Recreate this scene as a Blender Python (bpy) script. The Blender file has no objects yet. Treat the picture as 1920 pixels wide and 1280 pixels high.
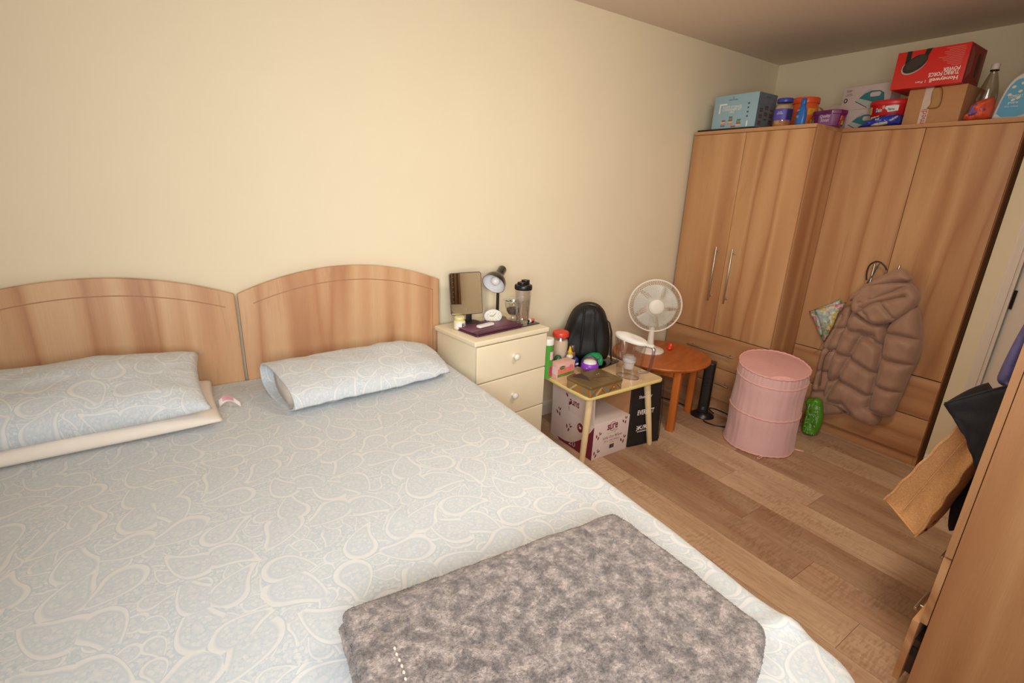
import bpy, bmesh, math, random
import numpy as np
from mathutils import Vector, Matrix, noise
from mathutils.geometry import delaunay_2d_cdt
random.seed(7)

C = bpy.context.scene.collection
sc = bpy.context.scene
PI = math.pi
R = math.radians

# ------------------------------------------------------------ camera, light, exposure
cam_d = bpy.data.cameras.new('camera'); cam = bpy.data.objects.new('camera', cam_d); C.objects.link(cam)
cam_d.sensor_width = 36; cam_d.lens = 915.64*36/1920; cam_d.clip_start = .02
def cam_axes(yaw, pitch, roll):
    y, p, r = R(yaw), R(pitch), R(roll)
    f = Vector((-math.sin(y)*math.cos(p), math.cos(y)*math.cos(p), math.sin(p)))
    rt = Vector((math.cos(y), math.sin(y), 0)); up = rt.cross(f)
    return math.cos(r)*rt+math.sin(r)*up, -math.sin(r)*rt+math.cos(r)*up, f
rt, up, fw = cam_axes(-34.5904, -17.516, 2.3925)
m = Matrix((rt, up, -fw)).transposed().to_4x4(); m.translation = Vector((.011, -2.484, 1.5385))
cam.matrix_world = m; sc.camera = cam
sc.view_settings.view_transform = 'Standard'; sc.view_settings.look = 'None'
sc.view_settings.gamma = 1; sc.view_settings.use_curve_mapping = False
sc.view_settings.exposure = 0.0
w = bpy.data.worlds.new('world'); sc.world = w; w.use_nodes = True
w.node_tree.nodes['Background'].inputs[0].default_value = (.75, .85, 1, 1)
w.node_tree.nodes['Background'].inputs[1].default_value = .6
def area(name, loc, target, sx, sy, power, col, spread=180):
    d = bpy.data.lights.new(name, 'AREA'); d.shape = 'RECTANGLE'; d.size = sx; d.size_y = sy
    d.energy = power; d.color = col; d.spread = R(spread)
    o = bpy.data.objects.new(name, d); C.objects.link(o); o.location = loc
    o.rotation_euler = (Vector(target)-Vector(loc)).to_track_quat('-Z', 'Y').to_euler()
    return o
# daylight through the net curtain of the window behind the camera
area('window_daylight', (-.05, -2.82, 1.60), (2.1, 0, 1.15), 1.5, 1.1, 34.5, (.965, .985, .99), 124)
# warm overhead fill, no actual bulb: added to brighten the right side
area('warm_fill', (1.65, -2.0, 2.42), (1.9, -1.3, 0), .45, .45, 17, (1.0, .86, .68))

# ------------------------------------------------------------ helpers
def lin(c):
    c /= 255.0
    return c/12.92 if c <= .04045 else ((c+.055)/1.055)**2.4
def rgb(r, g, b): return (lin(r), lin(g), lin(b), 1)
def newmat(name):
    mt = bpy.data.materials.new(name); mt.use_nodes = True
    nt = mt.node_tree; b = nt.nodes['Principled BSDF']
    return mt, nt, b
def N(nt, t, **k):
    n = nt.nodes.new(t)
    for a, v in k.items(): setattr(n, a, v)
    return n
def L(nt, a, b): nt.links.new(a, b)
def ramp(nt, stops, interp='LINEAR'):
    n = N(nt, 'ShaderNodeValToRGB'); e = n.color_ramp.elements; n.color_ramp.interpolation = interp
    e[0].position, e[0].color = stops[0]; e[1].position, e[1].color = stops[-1]
    for p, c in stops[1:-1]:
        x = e.new(p); x.color = c
    return n
def math_(nt, op, a, b=None, c=None):
    n = N(nt, 'ShaderNodeMath', operation=op)
    for i, v in enumerate((a, b, c)):
        if v is None: continue
        if isinstance(v, (int, float)): n.inputs[i].default_value = v
        else: L(nt, v, n.inputs[i])
    return n.outputs[0]
def mixc(nt, fac, a, b, bt='MIX'):
    n = N(nt, 'ShaderNodeMix', data_type='RGBA', blend_type=bt)
    for i, v in ((0, fac), (6, a), (7, b)):
        if isinstance(v, (int, float, tuple)): n.inputs[i].default_value = v
        else: L(nt, v, n.inputs[i])
    return n.outputs[2]
def bump(nt, b, h, strength, dist=.01):
    n = N(nt, 'ShaderNodeBump'); n.inputs['Strength'].default_value = strength; n.inputs['Distance'].default_value = dist
    L(nt, h, n.inputs['Height']); L(nt, n.outputs[0], b.inputs['Normal'])
def noise_tex(nt, vec, scale, detail=3, rough=.5, dist=0):
    n = N(nt, 'ShaderNodeTexNoise'); n.inputs['Scale'].default_value = scale
    n.inputs['Detail'].default_value = detail; n.inputs['Roughness'].default_value = rough
    n.inputs['Distortion'].default_value = dist
    if vec is not None: L(nt, vec, n.inputs['Vector'])
    return n.outputs[0]
def objco(nt): return N(nt, 'ShaderNodeTexCoord').outputs['Object']
def mapping(nt, vec, s=(1, 1, 1), l=(0, 0, 0), r=(0, 0, 0)):
    n = N(nt, 'ShaderNodeMapping'); L(nt, vec, n.inputs['Vector'])
    n.inputs['Scale'].default_value = s; n.inputs['Location'].default_value = l; n.inputs['Rotation'].default_value = r
    return n.outputs[0]
_cache = {}
def plain(name, col, rough=.5, metal=0, var=.06, vscale=30, bmp=0, bscale=200, spec=.5, sheen=0, coat=0):
    """a procedural material: base colour with a faint mottling and an optional fine bump"""
    key = (name,)
    if key in _cache: return _cache[key]
    mt, nt, b = newmat(name); co = objco(nt)
    n = noise_tex(nt, co, vscale, 3)
    c1 = tuple(min(1, x*(1+var)) for x in col[:3])+(1,); c2 = tuple(x*(1-var) for x in col[:3])+(1,)
    rp = ramp(nt, [(.3, c2), (.7, c1)]); L(nt, n, rp.inputs[0]); L(nt, rp.outputs[0], b.inputs['Base Color'])
    b.inputs['Roughness'].default_value = rough; b.inputs['Metallic'].default_value = metal
    b.inputs['Specular IOR Level'].default_value = spec
    if sheen: b.inputs['Sheen Weight'].default_value = sheen
    if coat: b.inputs['Coat Weight'].default_value = coat
    if bmp: bump(nt, b, noise_tex(nt, co, bscale, 4), bmp, .002)
    _cache[key] = mt
    return mt
def clear_mat(name, tint, gloss=.12, rough=.05):
    mt = bpy.data.materials.new(name); mt.use_nodes = True; nt = mt.node_tree; nt.nodes.clear()
    o = N(nt, 'ShaderNodeOutputMaterial'); t = N(nt, 'ShaderNodeBsdfTransparent'); g = N(nt, 'ShaderNodeBsdfGlossy')
    t.inputs[0].default_value = tint; g.inputs['Roughness'].default_value = rough
    lw = N(nt, 'ShaderNodeLayerWeight'); lw.inputs[0].default_value = .35
    f = math_(nt, 'MULTIPLY_ADD', lw.outputs['Facing'], .35, gloss*.4)
    mx = N(nt, 'ShaderNodeMixShader'); L(nt, f, mx.inputs[0]); L(nt, t.outputs[0], mx.inputs[1]); L(nt, g.outputs[0], mx.inputs[2])
    L(nt, mx.outputs[0], o.inputs[0]); return mt

def wood(name, base, red, dark, light, grain='Z', scale=1.0, rough=.42):
    """laminate wood: broad bands with wavy borders, fine pores, a few dark figures"""
    mt, nt, b = newmat(name)
    co = objco(nt)
    oi = N(nt, 'ShaderNodeObjectInfo')
    sep = N(nt, 'ShaderNodeSeparateXYZ'); L(nt, co, sep.inputs[0])
    off = math_(nt, 'MULTIPLY', oi.outputs['Random'], 37.0)
    if grain == 'Z': across = math_(nt, 'ADD', sep.outputs[0], sep.outputs[1]); along = sep.outputs[2]
    elif grain == 'X': across = math_(nt, 'ADD', sep.outputs[2], sep.outputs[1]); along = sep.outputs[0]
    else: across = math_(nt, 'ADD', sep.outputs[0], sep.outputs[2]); along = sep.outputs[1]
    cmb = N(nt, 'ShaderNodeCombineXYZ'); L(nt, math_(nt, 'ADD', across, off), cmb.inputs[0]); L(nt, along, cmb.inputs[1]); L(nt, off, cmb.inputs[2])
    v = cmb.outputs[0]
    # wavy shift of the band borders
    wv = noise_tex(nt, mapping(nt, v, (2.5*scale, 1.6*scale, 1)), 1.0, 2)
    sh = N(nt, 'ShaderNodeCombineXYZ'); L(nt, math_(nt, 'MULTIPLY', wv, .03), sh.inputs[0])
    va = N(nt, 'ShaderNodeVectorMath', operation='ADD'); L(nt, v, va.inputs[0]); L(nt, sh.outputs[0], va.inputs[1])
    band = noise_tex(nt, mapping(nt, va.outputs[0], (5.2*scale, .22*scale, 1)), 1.0, 1.5, .6)
    r1 = ramp(nt, [(.28, red), (.36, base), (.44, light), (.50, base), (.56, red), (.60, base), (.70, light)]); L(nt, band, r1.inputs[0])
    fine = noise_tex(nt, mapping(nt, va.outputs[0], (420*scale, 9*scale, 1)), 1.0, 4, .65)
    r2 = ramp(nt, [(.3, (.88, .85, .82, 1)), (.65, (1.04, 1.04, 1.04, 1))]); L(nt, fine, r2.inputs[0])
    c = mixc(nt, .55, r1.outputs[0], r2.outputs[0], 'MULTIPLY')
    fig = noise_tex(nt, mapping(nt, va.outputs[0], (26*scale, 2.2*scale, 1)), 1.0, 5, .6, .8)
    r3 = ramp(nt, [(.60, (0, 0, 0, 1)), (.78, (1, 1, 1, 1))]); L(nt, fig, r3.inputs[0])
    c = mixc(nt, math_(nt, 'MULTIPLY', r3.outputs[0], .35), c, dark)
    L(nt, c, b.inputs['Base Color']); b.inputs['Roughness'].default_value = rough
    b.inputs['Specular IOR Level'].default_value = .35
    bump(nt, b, fine, .12, .0006)
    return mt

class MB:
    def __init__(s): s.v = []; s.f = []; s.mi = []; s.uv = []
    def add(s, vs, fs, M=None, mi=0):
        o = len(s.v)
        for p in vs: s.v.append(tuple(M @ Vector(p)) if M is not None else tuple(p))
        for f in fs: s.f.append(tuple(i+o for i in f)); s.mi.append(mi)
        return s
    def box(s, lo, hi, M=None, mi=0):
        (a, b, c), (d, e, f) = lo, hi
        vs = [(a,b,c),(d,b,c),(d,e,c),(a,e,c),(a,b,f),(d,b,f),(d,e,f),(a,e,f)]
        return s.add(vs, [(0,3,2,1),(4,5,6,7),(0,1,5,4),(1,2,6,5),(2,3,7,6),(3,0,4,7)], M, mi)
    def lathe(s, prof, seg=32, M=None, mi=0, sx=1, sy=1, cap=True, fn=None):
        vs = []; fs = []; n = len(prof)
        for j, (r, z) in enumerate(prof):
            for i in range(seg):
                a = 2*PI*i/seg; rr = r
                if fn: rr = r*fn(a, z)
                vs.append((rr*math.cos(a)*sx, rr*math.sin(a)*sy, z))
        for j in range(n-1):
            for i in range(seg):
                k = (i+1) % seg
                fs.append((j*seg+i, j*seg+k, (j+1)*seg+k, (j+1)*seg+i))
        if cap:
            if prof[0][0] > 1e-5: fs.append(tuple(reversed(range(seg))))
            if prof[-1][0] > 1e-5: fs.append(tuple((n-1)*seg+i for i in range(seg)))
        return s.add(vs, fs, M, mi)
    def tube(s, pts, r, seg=8, closed=False, M=None, mi=0):
        P = [Vector(p) for p in pts]; n = len(P); vs = []; fs = []
        rad = r if isinstance(r, (list, tuple)) else [r]*n
        prev = None
        for i, p in enumerate(P):
            if closed: t = P[(i+1) % n]-P[i-1]
            else: t = P[min(i+1, n-1)]-P[max(i-1, 0)]
            t.normalize()
            if prev is None:
                a = Vector((0, 0, 1)) if abs(t.z) < .9 else Vector((1, 0, 0)); u = t.cross(a).normalized()
            else:
                u = (prev-t*prev.dot(t)).normalized()
            prev = u; w2 = t.cross(u)
            for k in range(seg):
                an = 2*PI*k/seg; vs.append(tuple(p+rad[i]*(math.cos(an)*u+math.sin(an)*w2)))
        m_ = n if closed else n-1
        for i in range(m_):
            j = (i+1) % n
            for k in range(seg):
                q = (k+1) % seg; fs.append((i*seg+k, i*seg+q, j*seg+q, j*seg+k))
        if not closed:
            fs.append(tuple(reversed(range(seg)))); fs.append(tuple((n-1)*seg+k for k in range(seg)))
        return s.add(vs, fs, M, mi)
    def prism(s, poly, y0, y1, M=None, mi=0):
        """outline in (x,z), extruded along y"""
        n = len(poly); vs = [(a, y0, b) for a, b in poly]+[(a, y1, b) for a, b in poly]
        fs = [tuple(range(n)), tuple(reversed(range(n, 2*n)))]+[(i, i+n, (i+1) % n+n, (i+1) % n) for i in range(n)]
        return s.add(vs, fs, M, mi)
    def slab(s, poly, z0, z1, M=None, mi=0):
        n = len(poly); vs = [(a, b, z0) for a, b in poly]+[(a, b, z1) for a, b in poly]
        fs = [tuple(reversed(range(n))), tuple(range(n, 2*n))]+[(i, (i+1) % n, (i+1) % n+n, i+n) for i in range(n)]
        return s.add(vs, fs, M, mi)
    def sheet(s, fn, nu, nv, M=None, mi=0, closed=False):
        vs = [fn(i/nu, j/nv) for j in range(nv+1) for i in range(nu+1)]; fs = []
        for j in range(nv):
            for i in range(nu):
                a = j*(nu+1)+i; fs.append((a, a+1, a+nu+2, a+nu+1))
        return s.add(vs, fs, M, mi)
    def build(s, name, mats, parent=None, smooth=False, bev=0, bseg=2, loc=None, rot=None, angle=40, uvf=None, sub=0, fix=True):
        me = bpy.data.meshes.new(name); me.from_pydata(s.v, [], s.f); me.update()
        if not isinstance(mats, (list, tuple)): mats = [mats]
        for mm in mats: me.materials.append(mm)
        for p, i in zip(me.polygons, s.mi): p.material_index = i
        if fix:
            bm = bmesh.new(); bm.from_mesh(me); bmesh.ops.recalc_face_normals(bm, faces=bm.faces)
            if bev:
                ed = [e for e in bm.edges if len(e.link_faces) == 2 and e.calc_face_angle(0) > R(30)]
                bmesh.ops.bevel(bm, geom=ed, offset=bev, segments=bseg, affect='EDGES', profile=.6, clamp_overlap=True)
            bm.to_mesh(me); bm.free()
        if uvf:
            uvl = me.uv_layers.new(name='UVMap')
            for lp in me.loops: uvl.data[lp.index].uv = uvf(me.vertices[lp.vertex_index].co)
        if smooth or bev:
            me.shade_smooth()
            if angle < 180: me.set_sharp_from_angle(angle=R(angle))
        o = bpy.data.objects.new(name, me); C.objects.link(o)
        if parent: o.parent = parent
        if loc: o.location = loc
        if rot: o.rotation_euler = rot
        if sub:
            mo = o.modifiers.new('s', 'SUBSURF'); mo.levels = sub; mo.render_levels = sub
        return o
def T(x, y, z): return Matrix.Translation((x, y, z))
def RX(a): return Matrix.Rotation(R(a), 4, 'X')
def RY(a): return Matrix.Rotation(R(a), 4, 'Y')
def RZ(a): return Matrix.Rotation(R(a), 4, 'Z')
def thing(name, label, cat, loc=(0, 0, 0), rotz=0, group=None):
    o = bpy.data.objects.new(name, None); C.objects.link(o); o.empty_display_size = .05
    o.location = loc; o.rotation_euler = (0, 0, R(rotz)); o['label'] = label; o['category'] = cat
    if group: o['group'] = group
    return o
def tag(o, label, cat, group=None):
    o['label'] = label; o['category'] = cat
    if group: o['group'] = group
    return o
def struct(o): o['kind'] = 'structure'; return o
def rrect(w, h, r, cx=0, cy=0, n=6):
    pts = []
    for sx, sy, a0 in ((1, 1, 0), (-1, 1, 90), (-1, -1, 180), (1, -1, 270)):
        for k in range(n+1):
            a = R(a0+90*k/n); pts.append((cx+sx*(w/2-r)+r*math.cos(a), cy+sy*(h/2-r)+r*math.sin(a)))
    return pts
def ell(a, b, cx=0, cy=0, n=28, rot=0):
    c, s_ = math.cos(R(rot)), math.sin(R(rot))
    return [(cx+a*math.cos(t)*c-b*math.sin(t)*s_, cy+a*math.cos(t)*s_+b*math.sin(t)*c) for t in [2*PI*i/n for i in range(n)]]
def text(parent, body, w, h, M, mat, name='lettering', bold=False, thick=.0006, shear=0, arc=None):
    """lettering fitted to w x h, centred on the origin of M's xz-plane and facing -y"""
    cu = bpy.data.curves.new('t', 'FONT'); cu.body = body; cu.size = 1; cu.align_x = 'CENTER'; cu.resolution_u = 2
    cu.space_line = .85; cu.shear = shear
    if bold: cu.offset = .018
    ob = bpy.data.objects.new('t', cu); C.objects.link(ob); dg = bpy.context.evaluated_depsgraph_get()
    me0 = bpy.data.meshes.new_from_object(ob.evaluated_get(dg)); bpy.data.objects.remove(ob); bpy.data.curves.remove(cu)
    co = np.array([v.co[:] for v in me0.vertices]); lo = co.min(0); hi = co.max(0)
    fs = [tuple(p.vertices) for p in me0.polygons]; bpy.data.meshes.remove(me0)
    xs = (co[:, 0]-(lo[0]+hi[0])/2)/(hi[0]-lo[0])*w; zs = (co[:, 1]-(lo[1]+hi[1])/2)/(hi[1]-lo[1])*h
    if arc: zs = zs+arc*(1-(2*xs/w)**2)
    mb = MB(); mb.add([(x, -thick, z) for x, z in zip(xs, zs)], fs, M)
    return mb.build(name, mat, parent, fix=False)
def decal(parent, poly, M, mat, name='print', thick=.0006):
    mb = MB()
    polys = poly if isinstance(poly[0][0], (list, tuple)) else [poly]
    for p in polys: mb.prism(p, -thick, 0, M)
    return mb.build(name, mat, parent)
def chaikin(P, it=2, closed=True):
    for _ in range(it):
        Q = []; n = len(P)
        for i in range(n if closed else n-1):
            a = P[i]; b = P[(i+1) % n]
            Q += [(a[0]*.78+b[0]*.22, a[1]*.78+b[1]*.22), (a[0]*.22+b[0]*.78, a[1]*.22+b[1]*.78)]
        P = Q
    return P
def resample(P, d, closed=True):
    out = []; n = len(P)
    for i in range(n if closed else n-1):
        a = Vector(P[i]); b = Vector(P[(i+1) % n]); k = max(1, round((b-a).length/d))
        for j in range(k): out.append(tuple(a.lerp(b, j/k)))
    if not closed: out.append(tuple(P[-1]))
    return out
def seg_dist(pts, poly, closed):
    d = np.full(len(pts), 1e9); n = len(poly)
    for i in range(n if closed else n-1):
        a = np.array(poly[i]); b = np.array(poly[(i+1) % n]); ab = b-a; L2 = ab@ab+1e-12
        t = np.clip(((pts-a)@ab)/L2, 0, 1); q = a+t[:, None]*ab
        d = np.minimum(d, np.hypot(*(pts-q).T))
    return d
def puffy(name, outline, thick, mats, parent, fmap, res=.008, rad=None, seams=(), sw=.02, sd=.6, amp=0, nsc=18,
          back=.25, smooth=2, wr=0, uvs=None, colorfn=None, streak=None):
    """closed pillow-like body with the given outline; seams press grooves into it"""
    P = chaikin(outline, smooth) if smooth else list(outline)
    P = resample(P, res); xs = [p[0] for p in P]; ys = [p[1] for p in P]
    rad = rad or thick*1.2
    inner = []
    y = min(ys); row = 0
    while y < max(ys):
        x = min(xs)+(res/2 if row % 2 else 0)
        while x < max(xs): inner.append((x, y)); x += res
        y += res*.866; row += 1
    ip = np.array(inner)
    # inside test
    ins = np.zeros(len(ip), bool); n = len(P)
    for i in range(n):
        x1, y1 = P[i]; x2, y2 = P[(i+1) % n]
        if y1 == y2: continue
        c = ((y1 > ip[:, 1]) != (y2 > ip[:, 1])) & (ip[:, 0] < (x2-x1)*(ip[:, 1]-y1)/(y2-y1)+x1)
        ins ^= c
    ip = ip[ins]; dd = seg_dist(ip, P, True); ip = ip[dd > res*.55]
    allp = [Vector(p) for p in P]+[Vector(p) for p in ip]
    edges = [(i, (i+1) % n) for i in range(n)]
    vo, eo, fo, *_ = delaunay_2d_cdt(allp, edges, [], 1, 1e-6)
    V = np.array([v[:] for v in vo]); d = seg_dist(V, P, True); d[d < res*.2] = 0
    q = np.clip(d/rad, 0, 1); h = np.sqrt(np.maximum(0, 1-(1-q)**2))
    f = np.ones(len(V))
    for sm in seams:
        ds = seg_dist(V, sm, False); k = np.exp(-(ds/sw)**2) if sw > 0 else 0
        f *= 1-sd*(.55*np.exp(-(ds/sw)**2)+.45*np.exp(-(ds/(sw*.28))**2))
    hh = thick*h*f
    if amp or wr:
        for i, (a, b) in enumerate(V):
            if d[i] > 0:
                if amp: hh[i] += amp*min(1, q[i]*2)*noise.noise(Vector((a*nsc, b*nsc, 3.1)))
                if wr: hh[i] += wr*min(1, q[i]*2)*abs(noise.noise(Vector((a*nsc*2.3, b*nsc*.7, 8.7))))
                if streak: hh[i] += streak*min(1, q[i]*2)*noise.noise(Vector((a*60, b*9, 1.3)))
    nV = len(V); mb = MB()
    bm_ = {i: j for j, i in enumerate([i for i in range(nV) if d[i] > 0])}
    vs = [fmap(V[i, 0], V[i, 1], hh[i]) for i in range(nV)]
    vs += [fmap(V[i, 0], V[i, 1], -back*thick*h[i]) for i in range(nV) if d[i] > 0]
    g = lambda i: nV+bm_[i] if i in bm_ else i
    fs = [tuple(t) for t in fo]+[tuple(g(i) for i in reversed(t)) for t in fo]
    mb.add(vs, fs)
    return mb.build(name, mats, parent, smooth=True, angle=181)
def on_x(x0, sgn=-1):                      # plane of constant x, bulging to -x
    return lambda a, b, h: (x0+sgn*h, a, b)
def on_y(y0): return lambda a, b, h: (a, y0-h, b)
def bottle(mb, prof, seg=28, M=None, mi=0, sx=1, sy=1): return mb.lathe(prof, seg, M, mi, sx, sy)
# measured outlines of the soft things, (y, z) in metres
D={'mirror':[1.352,-0.128,0.785],
'jar':[1.242,-0.161,0.785],
'lamp':[1.532,-0.136,0.785],
'clock':[1.477,-0.123,0.785],
'bowl':[1.572,-0.155,0.785],
'tumbler':[1.581,-0.276,0.785],
'pink':[1.67,-0.268,0.785],
't1':[1.214,-0.194,0.785],
't2':[1.232,-0.369,0.785],
't3':[1.56,-0.29,0.785],
't4':[1.557,-0.107,0.785],
'r1':[1.293,-0.221,0.785],
'r2':[1.27,-0.29,0.785],
'r3':[1.4,-0.249,0.785],
'r4':[1.426,-0.176,0.785],
'b1':[1.445,-0.295,0.785],
'b2':[1.669,-0.28,0.785],
'b3':[1.696,-0.173,0.785],
'fan':[2.726,-0.314,0.46],
'red':[2.885,-0.355,0.46],
'jA':[(-1.155,0.906),(-1.118,0.816),(-1.1,0.704),(-1.074,0.624),(-1.07,0.46),(-1.069,0.318),(-1.071,0.187),(-1.081,0.124),(-1.138,0.119),(-1.222,0.151),(-1.303,0.199),(-1.272,0.268),(-1.222,0.299),(-1.179,0.396),(-1.178,0.545),(-1.18,0.678),(-1.197,0.789),(-1.21,0.907)],
'jB':[(-1.203,0.908),(-1.184,0.789),(-1.167,0.655),(-1.147,0.503),(-1.152,0.38),(-1.154,0.266),(-1.152,0.223),(-1.208,0.226),(-1.272,0.231),(-1.312,0.216),(-1.374,0.193),(-1.437,0.184),(-1.485,0.187),(-1.505,0.245),(-1.481,0.288),(-1.466,0.353),(-1.458,0.468),(-1.45,0.58),(-1.439,0.689),(-1.432,0.852),(-1.332,0.849),(-1.259,0.876)],
'jC':[(-1.416,0.849),(-1.462,0.935),(-1.518,0.984),(-1.55,0.935),(-1.591,0.79),(-1.602,0.719),(-1.594,0.631),(-1.584,0.584),(-1.575,0.458),(-1.567,0.375),(-1.557,0.283),(-1.508,0.274),(-1.451,0.273),(-1.432,0.283),(-1.432,0.355),(-1.428,0.518),(-1.423,0.664),(-1.411,0.772)],
'jD':[(-1.207,0.98),(-1.238,1.057),(-1.313,1.092),(-1.382,1.104),(-1.473,1.115),(-1.54,1.048),(-1.529,0.985),(-1.468,0.888),(-1.407,0.846),(-1.337,0.828),(-1.283,0.859),(-1.221,0.895)],
'jE':[(-1.245,1.043),(-1.297,1.1),(-1.357,1.152),(-1.409,1.185),(-1.446,1.171),(-1.487,1.123),(-1.428,1.106),(-1.381,1.084),(-1.31,1.045),(-1.283,1.04),(-1.231,0.975),(-1.192,0.934),(-1.195,0.984)],
'jF':[(-1.207,0.984),(-1.24,1.034),(-1.378,1.092),(-1.452,1.105),(-1.436,1.066),(-1.355,0.998),(-1.305,0.934),(-1.254,0.867),(-1.214,0.891)],
'sB':[(-1.186,0.778),(-1.218,0.751),(-1.287,0.753),(-1.354,0.754)],
'sB2':[(-1.182,0.587),(-1.236,0.58),(-1.257,0.577)],
'sB3':[(-1.256,0.581),(-1.333,0.552),(-1.411,0.526),(-1.46,0.538)],
'sB4':[(-1.22,0.417),(-1.307,0.4),(-1.402,0.376),(-1.467,0.389)],
'sB5':[(-1.149,0.392),(-1.192,0.395),(-1.231,0.415)],
'sB6':[(-1.292,0.754),(-1.255,0.586),(-1.224,0.443),(-1.177,0.263)],
'sB7':[(-1.288,0.747),(-1.359,0.733),(-1.418,0.7)],
'sB8':[(-1.3,0.739),(-1.363,0.717),(-1.417,0.683)],
'sB9':[(-1.411,0.846),(-1.417,0.683),(-1.424,0.513),(-1.429,0.302)],
'sB10':[(-1.157,0.254),(-1.223,0.255),(-1.283,0.273),(-1.336,0.226)],
'sA1':[(-1.043,0.713),(-1.184,0.756)],
'sA2':[(-1.071,0.586),(-1.115,0.587),(-1.175,0.605)],
'sA3':[(-1.061,0.419),(-1.188,0.45)],
'sA4':[(-1.059,0.268),(-1.217,0.322)],
'sA5':[(-1.145,0.834),(-1.105,0.633),(-1.099,0.457),(-1.104,0.331)],
'sC1':[(-1.421,0.791),(-1.494,0.8),(-1.588,0.794)],
'sC2':[(-1.414,0.639),(-1.479,0.637),(-1.596,0.642)],
'sC3':[(-1.428,0.46),(-1.503,0.459),(-1.578,0.461)],
'sC4':[(-1.435,0.302),(-1.495,0.292),(-1.559,0.296)],
'sD1':[(-1.36,0.969),(-1.445,0.893)],
'sD2':[(-1.242,0.866),(-1.31,0.947),(-1.396,1.045),(-1.474,1.11)],
'sD3':[(-1.336,0.834),(-1.306,0.881),(-1.272,0.906)],
'drawcord':[(-1.153,0.608),(-1.128,0.551),(-1.133,0.479),(-1.145,0.371)],
'loop':[(-1.234,1.055),(-1.221,1.123),(-1.226,1.17),(-1.253,1.197),(-1.279,1.198),(-1.308,1.177),(-1.327,1.14)],
'loop2':[(-1.239,1.06),(-1.255,1.109),(-1.267,1.152),(-1.277,1.188)],
'flA':[(-0.929,0.807),(-0.96,0.826),(-1.048,0.887),(-1.099,0.93),(-1.109,0.918),(-1.111,0.83),(-1.1,0.742),(-1.077,0.66),(-1.064,0.621),(-1.003,0.705)],
'flB':[(-0.973,0.832),(-1.065,0.881),(-1.147,0.919),(-1.144,0.896),(-1.118,0.835),(-1.11,0.759),(-1.099,0.716),(-1.084,0.655),(-1.075,0.635),(-1.022,0.754)],
'flstring':[(-1.103,0.932),(-1.052,0.889)],
'greenbag':[(-1.108,-0.04),(-1.11,0.126),(-1.084,0.209),(-1.173,0.246),(-1.204,0.167),(-1.22,0.057),(-1.21,0.002),(-1.185,-0.032)],
'tote':[(-2.133,0.889),(-2.151,0.874),(-2.145,0.856),(-2.153,0.729),(-2.131,0.645),(-2.081,0.541),(-2.038,0.525),(-2.0,0.509)],
'toteL':[(-2.138,0.898),(-2.042,0.615),(-2.022,0.537),(-2.006,0.521),(-2.017,0.511),(-2.049,0.453),(-2.116,0.435),(-2.121,0.467),(-2.131,0.529),(-2.161,0.672),(-2.199,0.81),(-2.196,0.846),(-2.156,0.884)],
'toteS':[(-2.006,0.521),(-2.031,0.529),(-2.081,0.584),(-2.152,0.734),(-2.153,0.825),(-2.151,0.872)],
'blkA':[(-2.1,0.962),(-2.152,1.009),(-2.2,1.058),(-2.217,1.059),(-2.227,0.809),(-2.203,0.866),(-2.146,0.908)],
'blkB':[(-2.196,0.776),(-2.193,0.734),(-2.172,0.599),(-2.141,0.516),(-2.163,0.414),(-2.178,0.434),(-2.185,0.544),(-2.221,0.73)],
'blu':[(-2.146,1.005),(-2.155,1.094),(-2.167,1.194),(-2.19,1.283),(-2.214,1.189),(-2.205,1.066),(-2.192,1.022),(-2.17,1.014)],
'pillowR':[(0.255,0.819),(0.786,0.821),(0.946,0.743),(1.068,0.652),(1.032,0.586),(0.313,0.566)]}
# ------------------------------------------------------------ materials of the room
WALL = plain('wall_paint', rgb(236, 222, 192), .75, var=.012, vscale=3, bmp=.08, bscale=260, spec=.25)
CEIL = plain('ceiling_paint', rgb(228, 212, 194), .8, var=.012, vscale=2, bmp=.05, bscale=200, spec=.2)
WHITE_TRIM = plain('white_gloss_trim', rgb(232, 220, 208), .35, var=.01)
OAK = wood('oak_laminate', rgb(192, 143, 100), rgb(174, 122, 83), rgb(146, 98, 66), rgb(204, 158, 114))
OAKX = wood('oak_laminate_across', rgb(190, 140, 97), rgb(174, 122, 83), rgb(140, 92, 60), rgb(204, 156, 112), 'X')
OAK_HB = wood('oak_headboard', rgb(204, 158, 118), rgb(186, 134, 97), rgb(146, 104, 76), rgb(214, 174, 134), 'Z', 1.0)
OAK_EDGE = wood('oak_edging', rgb(196, 143, 98), rgb(180, 126, 85), rgb(150, 100, 66), rgb(208, 158, 112), 'Z', 1.6)
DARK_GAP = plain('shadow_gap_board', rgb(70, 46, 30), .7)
STEEL = plain('brushed_steel', rgb(190, 182, 170), .32, metal=1, var=.04, vscale=90)
CREAM = plain('cream_paint', rgb(240, 227, 197), .38, var=.012, vscale=8)
BLACK = plain('black_plastic', rgb(22, 21, 21), .35)
WHITE_P = plain('white_plastic', rgb(238, 235, 228), .35, var=.01)
INK = plain('black_ink', rgb(30, 28, 30), .6)
WHITE_INK = plain('white_ink', rgb(238, 232, 224), .6, var=.01)

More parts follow.
